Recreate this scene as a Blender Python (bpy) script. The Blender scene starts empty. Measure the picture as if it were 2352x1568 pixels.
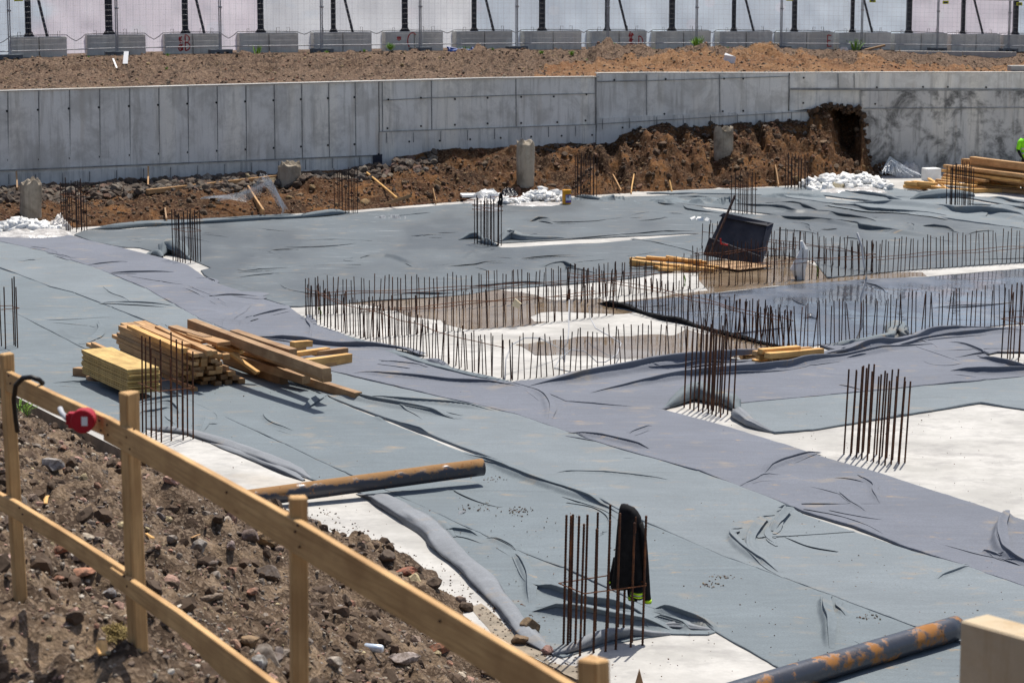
import bpy, bmesh, math, random
import numpy as np
from mathutils import Vector, Matrix
random.seed(7); RNG = np.random.RandomState(11)
SC = bpy.context.scene; COL = SC.collection

# ------------------------------------------------------------------ camera, world, sun, exposure
F = 5500.0; CX, CY = 1176.0, 784.0; HC = 6.5
PITCH = math.atan2(874.0, F)
cd = bpy.data.cameras.new('camera'); cam = bpy.data.objects.new('camera', cd); COL.objects.link(cam)
cam.location = (0, 0, HC); cam.rotation_euler = (math.pi/2 - PITCH, 0, 0)
cd.sensor_width = 36; cd.lens = 36*F/2352.0; cd.clip_start = 0.2; cd.clip_end = 2000
cd.dof.use_dof = True; cd.dof.focus_distance = 33.0; cd.dof.aperture_fstop = 5.6
SC.camera = cam
SC.view_settings.view_transform = 'Standard'; SC.view_settings.look = 'None'
SC.view_settings.exposure = 0.17; SC.view_settings.gamma = 1
SUN_EL = math.radians(66); SUN_DIR = Vector((0.19, 0.46, 0)).normalized()
w = bpy.data.worlds.new('World'); SC.world = w; w.use_nodes = True
nt = w.node_tree; bg = nt.nodes['Background']; sky = nt.nodes.new('ShaderNodeTexSky')
sky.sky_type = 'NISHITA'; sky.dust_density = 2.2; sky.air_density = .9; sky.ozone_density = .8; sky.sun_disc = False; sky.sun_elevation = SUN_EL
sky.sun_rotation = math.atan2(SUN_DIR.x, SUN_DIR.y)
nt.links.new(sky.outputs[0], bg.inputs[0]); bg.inputs[1].default_value = 0.112
sl = bpy.data.lights.new('sun', 'SUN'); so = bpy.data.objects.new('sun', sl); COL.objects.link(so)
sl.energy = 4.75; sl.angle = math.radians(0.53); sl.color = (1.0, 0.95, 0.87)
sd = Vector((SUN_DIR.x*math.cos(SUN_EL), SUN_DIR.y*math.cos(SUN_EL), math.sin(SUN_EL)))
so.rotation_euler = sd.to_track_quat('Z', 'Y').to_euler(); so.location = (10, 20, 40)

# ------------------------------------------------------------------ geometry helpers
SP, CP = math.sin(PITCH), math.cos(PITCH)
def ray(x, y):
    a = (np.asarray(x, float)-CX)/F; b = (np.asarray(y, float)-CY)/F
    return a, CP - b*SP, -SP - b*CP
def G(x, y, z=0.0):
    dx, dy, dz = ray(x, y); t = (z-HC)/dz
    return dx*t, dy*t
def GV(x, y, z=0.0):
    X, Y = G(x, y, z); return Vector((float(X), float(Y), z))
def PV(x, y, Y):
    dx, dy, dz = ray(x, y); t = Y/dy
    return Vector((float(dx*t), float(Y), float(HC+dz*t)))
def sc_at(Y): return F/Y      # picture units per metre at depth Y
def C7(l): return [(660.3+.3784*x, 545.5+.3784*y) for x, y in l]
def C8(l): return [(1435.5+.3896*x, 459.4+.3896*y) for x, y in l]

def h2(ix, iy, s):
    n = (ix*374761393 + iy*668265263 + s*982451653) & 0x7fffffff
    n = ((n ^ (n >> 13))*1274126177) & 0x7fffffff
    return ((n ^ (n >> 16)) & 0xffff)/65535.0
def vn(x, y, s=0):
    x = np.asarray(x, float); y = np.asarray(y, float)
    ix = np.floor(x).astype(np.int64); iy = np.floor(y).astype(np.int64)
    fx = x-ix; fy = y-iy; fx = fx*fx*(3-2*fx); fy = fy*fy*(3-2*fy)
    a = h2(ix, iy, s); b = h2(ix+1, iy, s); c = h2(ix, iy+1, s); d = h2(ix+1, iy+1, s)
    return (a*(1-fx)+b*fx)*(1-fy) + (c*(1-fx)+d*fx)*fy - .5
def fbm(x, y, o=4, s=0, g=.5):
    r = 0; a = 1.
    for i in range(o):
        r = r + a*vn(x*2**i+13.7*i, y*2**i+7.1*i, s+i); a *= g
    return r

def np_mesh(name, V, Fc, smooth=True, col=None):
    """V (n,3); Fc list of arrays with 3 or 4 columns"""
    me = bpy.data.meshes.new(name); V = np.asarray(V, np.float32)
    if not isinstance(Fc, list): Fc = [Fc]
    Fc = [np.asarray(f, np.int32) for f in Fc if len(f)]
    nl = sum(f.size for f in Fc); npl = sum(len(f) for f in Fc)
    me.vertices.add(len(V)); me.vertices.foreach_set('co', V.ravel())
    me.loops.add(nl); me.polygons.add(npl)
    me.loops.foreach_set('vertex_index', np.concatenate([f.ravel() for f in Fc]))
    st = []; c = 0
    for f in Fc:
        k = f.shape[1]; st.append(np.arange(len(f))*k + c); c += f.size
    me.polygons.foreach_set('loop_start', np.concatenate(st).astype(np.int32))
    me.update(calc_edges=True)
    me.polygons.foreach_set('use_smooth', np.full(npl, smooth))
    if col is not None:
        at = me.color_attributes.new('Col', 'FLOAT_COLOR', 'POINT')
        c4 = np.ones((len(V), 4), np.float32); c4[:, :3] = col
        at.data.foreach_set('color', c4.ravel())
    me.validate(); return me

class MB:
    def __init__(s): s.v = []; s.f = []
    def add(s, vs, fs):
        n = len(s.v); s.v += [tuple(v) for v in vs]; s.f += [tuple(i+n for i in f) for f in fs]; return s
    def box(s, c, d, R=None, j=0):
        c = Vector(c); vs = []
        for i in range(8):
            p = Vector(((i & 1)-.5, ((i >> 1) & 1)-.5, ((i >> 2) & 1)-.5))
            p = Vector((p.x*d[0], p.y*d[1], p.z*d[2]))
            if j: p += Vector([random.uniform(-j, j) for _ in range(3)])
            if R is not None: p = R @ p
            vs.append(c+p)
        return s.add(vs, [(0,2,3,1),(4,5,7,6),(0,1,5,4),(2,6,7,3),(0,4,6,2),(1,3,7,5)])
    def beam(s, p0, p1, wd, ht, j=0):
        p0 = Vector(p0); p1 = Vector(p1); x = (p1-p0); L = x.length; x.normalize()
        y = Vector((0,0,1)).cross(x)
        if y.length < 1e-3: y = Vector((0,1,0))
        y.normalize(); z = x.cross(y)
        R = Matrix((x, y, z)).transposed()
        return s.box((p0+p1)/2, (L, wd, ht), R, j)
    def tube(s, pts, r, n=8, cap=True, flat=1.0, jit=0):
        pts = [Vector(p) for p in pts]; m = len(pts)
        rs = r if isinstance(r, (list, tuple)) else [r]*m
        up = Vector((0,0,1)); vs = []; fs = []
        for i, p in enumerate(pts):
            t = (pts[min(i+1, m-1)]-pts[max(i-1, 0)]).normalized()
            a = up.cross(t)
            if a.length < 1e-3: a = Vector((1,0,0))
            a.normalize(); b = t.cross(a)
            for k in range(n):
                an = 2*math.pi*k/n; rr = rs[i]*(1+(random.uniform(-jit, jit) if jit else 0))
                vs.append(p + a*math.cos(an)*rr + b*math.sin(an)*rr*flat)
        for i in range(m-1):
            for k in range(n):
                k2 = (k+1) % n; fs.append((i*n+k, i*n+k2, (i+1)*n+k2, (i+1)*n+k))
        if cap: fs.append(tuple(range(n))[::-1]); fs.append(tuple((m-1)*n+k for k in range(n)))
        return s.add(vs, fs)
    def prism(s, poly, z0, z1):
        n = len(poly)
        vs = [(p[0], p[1], z0) for p in poly]+[(p[0], p[1], z1) for p in poly]
        fs = [tuple(range(n))[::-1], tuple(range(n, 2*n))]+[(i, (i+1) % n, (i+1) % n+n, i+n) for i in range(n)]
        return s.add(vs, fs)
    def slab(s, pts, off):
        """flat polygon of 3-D points given thickness along off"""
        n = len(pts); off = Vector(off); pts = [Vector(p) for p in pts]
        vs = pts+[p+off for p in pts]
        fs = [tuple(range(n)), tuple(range(2*n-1, n-1, -1))]+[(i, i+n, (i+1) % n+n, (i+1) % n) for i in range(n)]
        return s.add(vs, fs)

def tag(o, label=None, cat=None, group=None, kind=None):
    if label: o['label'] = label
    if cat: o['category'] = cat
    if group: o['group'] = group
    if kind: o['kind'] = kind
    return o
def wloc(o):
    v = Vector(o.location)
    while o.parent: o = o.parent; v = v+Vector(o.location)
    return v
def link(name, me, m=None, parent=None, loc=None):
    o = bpy.data.objects.new(name, me); COL.objects.link(o)
    if m is not None and not me.materials: me.materials.append(m)
    if parent is not None: o.parent = parent
    if loc is not None: o.location = loc
    return o
def build(name, mb, m, parent=None, base=None, smooth=False, bevel=0, sub=0, disp=0, auto=None):
    """one mesh object, world coordinates in mb; origin at base (or the parent's)"""
    me = bpy.data.meshes.new(name)
    off = wloc(parent) if parent is not None else (Vector(base) if base is not None else Vector((0,0,0)))
    me.from_pydata([tuple(Vector(v)-off) for v in mb.v], [], mb.f); me.update()
    if bevel or sub or disp:
        bm = bmesh.new(); bm.from_mesh(me)
        bmesh.ops.recalc_face_normals(bm, faces=bm.faces)
        if bevel: bmesh.ops.bevel(bm, geom=bm.edges[:], offset=bevel, segments=1, affect='EDGES')
        if sub: bmesh.ops.subdivide_edges(bm, edges=bm.edges[:], cuts=sub, use_grid_fill=True)
        if disp:
            for v in bm.verts:
                q = v.co+off
                v.co += Vector((float(vn(q.x*9+q.z*7, q.y*9, 3)), float(vn(q.y*9+q.z*5, q.x*9, 4)), float(vn(q.z*9, q.x*8+q.y*9, 5))))*disp
        bm.to_mesh(me); bm.free()
    if smooth:
        me.polygons.foreach_set('use_smooth', np.full(len(me.polygons), True))
    me.materials.append(m)
    o = bpy.data.objects.new(name, me); COL.objects.link(o)
    if parent is not None: o.parent = parent
    else: o.location = off
    return o
def empty(name, loc, label=None, cat=None, group=None):
    o = bpy.data.objects.new(name, None); COL.objects.link(o); o.location = loc; o.empty_display_size = .1
    return tag(o, label, cat, group)
def copy_tree(o, parent=None, loc=None):
    c = o.copy(); COL.objects.link(c)
    if parent is not None: c.parent = parent
    if loc is not None: c.location = loc
    for ch in list(o.children): copy_tree(ch, c)
    return c
ORD = ['first','second','third','fourth','fifth','sixth','seventh','eighth','ninth','tenth','eleventh','twelfth','thirteenth','fourteenth','fifteenth','sixteenth','seventeenth','eighteenth','nineteenth','twentieth','twenty-first','twenty-second','twenty-third','twenty-fourth','twenty-fifth','twenty-sixth','twenty-seventh']

# ------------------------------------------------------------------ materials
class NT:
    def __init__(s, name, rough=.8, metal=0, spec=.3):
        s.m = bpy.data.materials.new(name); s.m.use_nodes = True; s.t = s.m.node_tree
        s.b = s.t.nodes['Principled BSDF']; s.b.inputs['Roughness'].default_value = rough
        s.b.inputs['Metallic'].default_value = metal; s.b.inputs['Specular IOR Level'].default_value = spec
        s.h = None
    def n(s, ty, **k):
        o = s.t.nodes.new(ty)
        for a, b in k.items(): setattr(o, a, b)
        return o
    def l(s, a, b): s.t.links.new(a, b)
    def co(s, kind='pos', sc=(1,1,1), rot=(0,0,0)):
        if kind == 'pos': c = s.n('ShaderNodeNewGeometry').outputs['Position']
        else: c = s.n('ShaderNodeTexCoord').outputs['Object']
        mp = s.n('ShaderNodeMapping'); mp.inputs['Scale'].default_value = sc; mp.inputs['Rotation'].default_value = rot
        s.l(c, mp.inputs[0]); return mp.outputs[0]
    def noise(s, co, scale, det=4, rough=.55, dist=0):
        o = s.n('ShaderNodeTexNoise'); o.inputs['Scale'].default_value = scale; o.inputs['Detail'].default_value = det
        o.inputs['Roughness'].default_value = rough; o.inputs['Distortion'].default_value = dist
        s.l(co, o.inputs['Vector']); return o.outputs['Fac']
    def vor(s, co, scale, feat='F1', out='Distance'):
        o = s.n('ShaderNodeTexVoronoi', feature=feat); o.inputs['Scale'].default_value = scale
        s.l(co, o.inputs['Vector']); return o.outputs[out]
    def ramp(s, f, lo, hi, a=0., b=1.):
        o = s.n('ShaderNodeMapRange'); o.inputs[1].default_value = lo; o.inputs[2].default_value = hi
        o.inputs[3].default_value = a; o.inputs[4].default_value = b; s.l(f, o.inputs[0]); return o.outputs[0]
    def mix(s, f, a, b, mode='MIX'):
        o = s.n('ShaderNodeMix', data_type='RGBA', blend_type=mode); o.clamp_factor = True
        if isinstance(f, (int, float)): o.inputs[0].default_value = f
        else: s.l(f, o.inputs[0])
        for i, c in ((6, a), (7, b)):
            if isinstance(c, tuple): o.inputs[i].default_value = (*c, 1)
            else: s.l(c, o.inputs[i])
        return o.outputs[2]
    def math(s, op, a, b=0.):
        o = s.n('ShaderNodeMath', operation=op)
        for i, c in ((0, a), (1, b)):
            if isinstance(c, (int, float)): o.inputs[i].default_value = c
            else: s.l(c, o.inputs[i])
        return o.outputs[0]
    def col(s, c):
        if isinstance(c, tuple): s.b.inputs['Base Color'].default_value = (*c, 1)
        else: s.l(c, s.b.inputs['Base Color'])
        return s
    def bump(s, h, st=.4, d=.01):
        o = s.n('ShaderNodeBump'); o.inputs['Strength'].default_value = st; o.inputs['Distance'].default_value = d
        s.l(h, o.inputs['Height'])
        if s.h is not None: s.l(s.h, o.inputs['Normal'])
        s.h = o.outputs[0]; s.l(s.h, s.b.inputs['Normal']); return s
    def rough(s, f): s.l(f, s.b.inputs['Roughness']); return s

def simple(name, a, b=None, scale=8, rough=.8, metal=0, spec=.3, bump=0, bd=.01, bs=None, det=4, kind='pos', sc=(1,1,1), lo=.35, hi=.65):
    t = NT(name, rough, metal, spec); co = t.co(kind, sc)
    if b is None: t.col(a)
    else: t.col(t.mix(t.ramp(t.noise(co, scale, det), lo, hi), a, b))
    if bump: t.bump(t.noise(co, bs or scale*3, 3), bump, bd)
    return t.m
M = {}
def fabric(name, c, wet=0):
    t = NT(name, .9, 0, .25); co = t.co()
    big = t.ramp(t.noise(co, .35, 3), .3, .7); fine = t.noise(co, 45, 3, .7); mid = t.noise(co, 2.2, 5, .6)
    cc = t.mix(big, tuple(v*.9 for v in c), tuple(v*1.1 for v in c))
    st = t.noise(t.co(sc=(.5, 3, 1)), 3, 4, .6)
    cc = t.mix(t.ramp(st, .4, .7, 0, .35), cc, tuple(v*1.35 for v in c))
    cc = t.mix(t.ramp(fine, .35, .65, 0, .5), cc, tuple(v*.62 for v in c))
    dust = t.ramp(t.noise(t.co(sc=(1, 1.6, 1)), 1.3, 6, .62), .58, .72, 0, .62)
    cc = t.mix(dust, cc, (.30, .25, .19)); sm = t.ramp(t.noise(t.co(sc=(1.2, 2.6, 1), rot=(0, 0, .2)), 1.9, 5, .7), .62, .70, 0, .7); cc = t.mix(sm, cc, (.33, .24, .15)); bl = t.ramp(t.noise(co, .8, 6, .65), .4, .62, 0, .35); cc = t.mix(bl, cc, tuple(v*.72 for v in c))
    if wet:
        if wet == 1: cc = t.mix(t.ramp(t.noise(t.co(sc=(.5, 4.5, 1), rot=(0, 0, -.12)), 1.6, 5, .6), .62, .68, 0, .45), cc, (.42, .45, .47))
        wz = t.ramp(t.noise(t.co(sc=(.35, .12, 1)), 1.0, 3), .42, .58, 0, 1)
        cc = t.mix(t.math('MULTIPLY', wz, .55 if wet == 1 else .75), cc, tuple(v*.38 for v in c))
        if wet == 1: t.rough(t.ramp(wz, 0, 1, .85, .5))
        else:
            t.rough(t.ramp(t.noise(t.co(sc=(.5, .25, 1)), 1.5, 4), .45, .62, .06, .4)); t.b.inputs['Specular IOR Level'].default_value = .6
    t.col(cc)
    if wet != 2: t.bump(fine, .25, .004)
    t.bump(mid, .35 if wet != 2 else .12, .02); return t.m
M['teal'] = fabric('fabric_teal', (.168, .198, .216))
M['teal2'] = fabric('fabric_teal_pale', (.190, .218, .236))
M['purple'] = fabric('fabric_violet', (.163, .176, .208))
M['wetteal'] = fabric('fabric_damp', (.128, .150, .166), 1)
M['pool'] = fabric('fabric_soaked', (.115, .13, .16), 2)
M['under'] = fabric('fabric_underside', (.235, .25, .27))
def t_slab():
    t = NT('slab_concrete', .85); co = t.co()
    a = t.ramp(t.noise(co, .6, 7, .68), .4, .6); b = t.ramp(t.noise(co, 5, 6, .7), .42, .66)
    c = t.mix(a, (.52, .505, .475), (.37, .36, .335)); c = t.mix(t.math('MULTIPLY', b, .45), c, (.36, .35, .33))
    sp = t.ramp(t.vor(co, 11), .0, .06, 1, 0); c = t.mix(t.math('MULTIPLY', sp, .5), c, (.2, .18, .16))
    scf = t.ramp(t.noise(t.co(sc=(1, 1.5, 1), rot=(0, 0, .3)), 1.1, 7, .72), .5, .63, 0, .6); c = t.mix(scf, c, (.27, .26, .25))
    br = t.ramp(t.noise(co, .23, 4), .62, .7, 0, .5); c = t.mix(br, c, (.42, .34, .24))
    t.col(c); t.bump(t.noise(co, 30, 4), .3, .004); return t.m
M['slab'] = t_slab()
M['slabside'] = simple('slab_side', (.30, .25, .19), (.2, .17, .13), 5, .9, bump=.5, bd=.01, bs=30)
t = NT('puddle_water', .12, 0, .35); co = t.co()
t.col(t.mix(t.ramp(t.noise(co, 1.2, 4), .35, .65), (.17, .12, .075), (.24, .18, .12))); t.rough(t.ramp(t.noise(co, .9, 4), .4, .7, .06, .3)); t.bump(t.noise(co, 2, 2), .012, .01)
M['puddle'] = t.m
def t_wall(name, base, dark, stains, warm=.25):
    t = NT(name, .88); co = t.co(); st = t.co(sc=(1, 1, .08))
    c = t.mix(t.ramp(t.noise(co, .5, 5, .6), .32, .68), base, tuple(v*.78 for v in base))
    c = t.mix(t.ramp(t.noise(t.co(sc=(1, 1, .05)), 1.1, 2), .52, .62, 0, .35), c, (base[0]*1.2, base[1]*1.13, base[2]*1.0))
    c = t.mix(t.ramp(t.noise(st, 7, 5, .68), .50, .68, 0, .62), c, dark)
    c = t.mix(t.ramp(t.noise(t.co(sc=(1, 1, .1)), 2.3, 3), .62, .72, 0, warm), c, (.36, .25, .13))
    c = t.mix(t.ramp(t.noise(co, 1.1, 6, .7, .4), .47, .60, 0, stains), c, dark)
    c = t.mix(t.ramp(t.vor(co, 5.5), .0, .1, .5, 0), c, (.08, .08, .08))
    c = t.mix(t.ramp(t.noise(co, 22, 3, .7), .3, .7, 0, .3), c, tuple(v*.7 for v in base))
    t.col(c); t.bump(t.noise(co, 6, 6, .65), .35, .02); return t.m
M['wall'] = t_wall('wall_concrete', (.86, .825, .76), (.38, .35, .30), .5)
M['wall2'] = t_wall('wall_footing', (.80, .77, .71), (.20, .20, .19), .25, .35)
M['shot'] = t_wall('wall_rough', (.62, .595, .56), (.10, .097, .09), 1.0, .4)
M['joint'] = simple('joint_dark', (.16, .16, .155), (.34, .33, .31), 3)
M['hole'] = simple('hole_dark', (.012, .012, .012))
def t_dirt(name, cs, sc=1.0, bump=1.0):
    t = NT(name, .95, 0, .15); co = t.co()
    c = t.mix(t.ramp(t.noise(co, .45*sc, 5, .6, .3), .4, .6), cs[0], cs[1])
    c = t.mix(t.ramp(t.noise(co, 1.3*sc, 5, .65), .5, .64), c, cs[2])
    c = t.mix(t.ramp(t.noise(co, 14*sc, 4, .7), .35, .7, 0, .7), c, tuple(v*.45 for v in cs[0]))
    c = t.mix(t.ramp(t.vor(co, 22*sc, out='Color'), .62, .68, 0, .45), c, cs[3])
    t.col(c); t.bump(t.noise(co, 5*sc, 6, .7), .8*bump, .06); t.bump(t.vor(co, 22*sc), .5*bump, .015); return t.m
M['bank'] = t_dirt('bank_soil', [(.042, .021, .011), (.105, .046, .018), (.22, .10, .034), (.18, .115, .065)])
M['gravel'] = t_dirt('gravel_soil', [(.09, .055, .037), (.145, .095, .066), (.04, .026, .019), (.34, .24, .16)], 1.4)
M['sand'] = t_dirt('sand_brown', [(.19, .09, .04), (.25, .135, .062), (.10, .05, .025), (.3, .2, .12)])
M['berm'] = t_dirt('berm_soil', [(.125, .085, .056), (.042, .027, .018), (.28, .20, .13), (.28, .21, .15)], 1.8)
t = NT('stone', .85, 0, .25); at = t.n('ShaderNodeAttribute', attribute_name='Col')
cc = t.mix(t.ramp(t.noise(t.co(), 18, 5, .7), .38, .6, 0, .8), at.outputs['Color'], (.10, .07, .048)); t.col(cc); t.bump(t.noise(t.co(), 30, 4), .5, .01)
M['stone'] = t.m
def t_wood(name, a, b, gr=1.0, rough=.7, var=.6, dirt=0):
    t = NT(name, rough, 0, .3); co = t.co('obj', (1.2, 16, 16)); oi = t.n('ShaderNodeObjectInfo')
    g = t.ramp(t.noise(co, 2.5, 5, .6, .6), .35, .68)
    g2 = t.ramp(t.noise(t.co('obj', (.7, 34, 34)), 2.2, 4, .65, .3), .52, .66, 0, .55)
    c = t.mix(g, a, b); c = t.mix(g2, c, (b[0]*.5, b[1]*.46, b[2]*.42)); c = t.mix(t.ramp(t.noise(t.co('obj', (.9, 1, 1)), .8, 3), .45, .7, 0, .4), c, (a[0]*1.12, a[1]*1.1, a[2]*1.08)); c = t.mix(t.ramp(oi.outputs['Random'], 0, 1, 0, var), c, (a[0]*.62, a[1]*.58, a[2]*.52))
    kn = t.ramp(t.vor(t.co('obj', (1.1, 5, 5)), 1.6), .03, .1, .7, 0); c = t.mix(kn, c, (a[0]*.3, a[1]*.2, a[2]*.15))
    c = t.mix(t.ramp(t.noise(t.co('obj', (2, 3, 3)), 1.5, 5), .42, .66, 0, .5+dirt), c, (a[0]*.45, a[1]*.38, a[2]*.33))
    t.col(c); t.bump(t.noise(co, 4, 3), .25, .004); return t.m
M['pine'] = t_wood('pine_sawn', (.60, .365, .17), (.43, .25, .11))
M['pinel'] = t_wood('pine_new', (.78, .47, .17), (.62, .34, .11), var=.2)
M['oldwood'] = t_wood('weathered_timber', (.46, .30, .165), (.30, .185, .095), dirt=.25)
M['fencew'] = t_wood('fence_timber', (.66, .42, .19), (.46, .27, .11), dirt=.08, var=.15)
M['yply'] = t_wood('yellow_shutter_board', (.62, .44, .17), (.52, .35, .12), dirt=.1, var=.2)
M['plyedge'] = simple('ply_edge', (.45, .34, .1), (.25, .17, .06), 20)
def t_rust(name, a, b, c3, rough=.75, metal=.2, sc=14):
    t = NT(name, rough, metal, .3); co = t.co('pos', (1, 1, .6))
    c = t.mix(t.ramp(t.noise(co, sc, 5, .7), .4, .6), a, b); c = t.mix(t.ramp(t.noise(co, sc*.35, 5, .7), .55, .66), c, c3)
    t.col(c); t.bump(t.noise(co, 60, 3), .4, .004); return t.m
M['rebar'] = t_rust('rebar_rust', (.115, .048, .024), (.05, .024, .016), (.21, .08, .03))
M['rebarb'] = t_rust('rebar_dark', (.055, .03, .024), (.03, .02, .018), (.12, .05, .024))
M['tie'] = t_rust('rebar_tie', (.20, .075, .03), (.10, .04, .02), (.28, .11, .04))
t = NT('pipe_steel', .42, .55, .4); co = t.co(sc=(1, 1, 1))
msk = t.ramp(t.noise(t.co(sc=(1, 1, 1.2)), 3.2, 7, .68), .50, .60); c = t.mix(msk, (.075, .08, .095), (.36, .17, .055))
c = t.mix(t.ramp(t.noise(co, 9, 6, .7), .6, .7), c, (.05, .04, .035)); t.col(c); t.rough(t.ramp(msk, 0, 1, .34, .9)); t.bump(t.noise(co, 9, 5), .4, .01)
M['pipe'] = t.m
t = NT('pipe_dirty', .5, .4, .4); co = t.co()
nz = t.ramp(t.n('ShaderNodeNewGeometry').outputs['Normal'], 0, 1)
sepn = t.n('ShaderNodeSeparateXYZ'); t.l(t.n('ShaderNodeNewGeometry').outputs['Normal'], sepn.inputs[0])
msk = t.ramp(t.math('ADD', t.math('MULTIPLY', sepn.outputs['Z'], .35), t.noise(co, 4.5, 7, .7)), .62, .74)
c = t.mix(msk, (.06, .06, .07), (.33, .19, .085)); c = t.mix(t.ramp(t.noise(co, 11, 5, .7), .58, .66), c, (.26, .115, .04)); t.col(c); t.rough(t.ramp(msk, 0, 1, .35, .95)); t.bump(t.noise(co, 12, 5), .5, .01)
M['pipe1'] = t.m
M['steel'] = simple('galvanised_steel', (.55, .57, .6), (.45, .47, .5), 10, .4, .7, .5)
M['fsteel'] = simple('fence_steel', (.40, .40, .41), (.3, .3, .31), 6, .6, .4, .4)
M['bpost'] = simple('post_dark_blue', (.016, .019, .032), (.03, .032, .045), 6, .5, 0, .4)
M['foot'] = simple('foot_plastic', (.13, .15, .17), (.09, .1, .11), 4, .7)
M['block'] = t_wall('block_concrete', (.78, .75, .68), (.38, .36, .32), .5, .1)
M['red'] = simple('red_paint', (.5, .03, .03), (.35, .02, .02), 20, .7)
M['black'] = simple('cloth_black', (.008, .008, .009), (.014, .014, .015), 20, .9, spec=.15)
M['lime'] = simple('lime_stripe', (.48, .75, .03), None)
M['silver'] = simple('silver_stripe', (.6, .6, .6), None, rough=.4)
M['vest'] = simple('vest_green', (.30, .95, .03), (.25, .8, .02), 10, .8)
M['trouser'] = simple('trouser_black', (.015, .015, .018), None)
M['skin'] = simple('skin', (.42, .24, .16), None, rough=.6)
M['helmet'] = simple('helmet_yellow', (.75, .42, .03), None, rough=.35)
M['foam'] = simple('foam_white', (.82, .82, .80), (.72, .71, .68), 6, .8, bump=.3, bs=20)
M['cream'] = simple('foam_cream', (.72, .62, .42), (.6, .5, .33), 5, .8)
M['poly'] = NT('plastic_film', .25, 0, .5).col((.45, .43, .40)).m
t = NT('plastic_film_light', .3, 0, .5); t.col(t.mix(t.ramp(t.noise(t.co(), 4, 5, .7), .4, .6), (.62, .60, .57), (.34, .32, .30))); t.bump(t.noise(t.co(), 6, 5), .8, .05); M['poly'] = t.m
t = NT('bin_bag', .22, 0, .5); t.col((.01, .01, .014)); t.bump(t.noise(t.co(), 7, 5, .6, .5), 1, .06); M['bag'] = t.m
M['amber'] = simple('pail_amber', (.65, .31, .015), (.6, .27, .012), 8, .45)
M['white'] = simple('white_paint', (.75, .75, .75), None, rough=.5)
M['lilac'] = simple('label_violet', (.14, .07, .28), None, rough=.5)
M['ink'] = simple('label_ink', (.03, .04, .12), None)
M['socket'] = simple('socket_red', (.42, .008, .022), (.32, .006, .016), 10, .45)
M['cable'] = simple('cable_black', (.012, .012, .013), None, rough=.5)
M['gcable'] = simple('cable_grey', (.42, .43, .45), None, rough=.5)
M['blue'] = simple('valve_blue', (.015, .07, .30), (.01, .05, .2), 8, .5)
M['panel'] = simple('shutter_panel_black', (.022, .021, .028), (.055, .053, .062), 3, .55, bump=.3, bs=8)
M['pile'] = t_wall('pile_concrete', (.42, .36, .28), (.15, .12, .085), .9, .5)
M['green'] = simple('leaf_green', (.13, .26, .03), (.22, .38, .05), 5, .6)
M['straw'] = simple('dry_straw', (.34, .26, .10), (.24, .18, .07), 8, .9)
M['can'] = simple('can_silver', (.50, .60, .72), (.75, .78, .8), 9, .35, .3, .5)
M['pillar'] = t_wall('pillar_concrete', (.62, .50, .34), (.36, .23, .11), .3, .35)
M['tagy'] = simple('tag_yellow', (.60, .58, .02), None)
M['kerb'] = simple('kerb_concrete', (.42, .40, .37), (.34, .32, .3), 4, .9)
# ------------------------------------------------------------------ the setting: slab, ground, soil
ED = np.array([.49, -.8717]); ED /= np.linalg.norm(ED); EN = np.array([-ED[1], ED[0]])  # slab edge direction and its inward normal
n_edge = float(np.dot(G(1206, 1499), EN))
def sn(s, n): return ED*s + EN*n
# base ground sheet
me = np_mesh('ground', [(-400,-60,-.62),(400,-60,-.62),(400,600,-.62),(-400,600,-.62)], np.array([[0,1,2,3]]))
tag(link('ground', me, M['berm']), kind='structure')
# concrete slab with a real edge
a = sn(-75, n_edge); b = sn(12, n_edge); c = (60, -15); d = (60, 84); e = (-60, 84)
mb = MB(); mb.prism([tuple(b), c, d, e, tuple(a)], -.5, 0.0)
slab = build('floor', mb, M['slab']); slab.data.materials.append(M['slabside'])
for p in slab.data.polygons:
    if abs(p.normal.z) < .5: p.material_index = 1
tag(slab, kind='structure')
# raw tan edge band of the slab (top side, soil stained)
def inside(px, py, poly):
    r = np.zeros(px.shape, bool); n = len(poly)
    for i in range(n):
        x1, y1 = poly[i]; x2, y2 = poly[(i+1) % n]
        if y1 == y2: continue
        c = ((y1 > py) != (y2 > py)) & (px < (x2-x1)*(py-y1)/(y2-y1)+x1)
        r ^= c
    return r
def densify(poly, step=14, amp=0.0, s=0, closed=True):
    out = []; n = len(poly)
    for i in range(n if closed else n-1):
        p = np.array(poly[i], float); q = np.array(poly[(i+1) % n], float); L = np.hypot(*(q-p)); k = max(1, int(L/step))
        for j in range(k):
            r = p+(q-p)*j/k
            if amp and j:
                am = amp*(r[1]+90)/1000
                r = r + np.array([float(vn(r[0]/22, r[1]/22, s)), float(vn(r[0]/22, r[1]/22, s+5))*.8])*am
            out.append((float(r[0]), float(r[1])))
    if not closed: out.append(tuple(poly[-1]))
    return out
FOLDS = []; SHEETP = []
def fold(h, wd, *pts): FOLDS.append((h, wd, pts))
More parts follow.
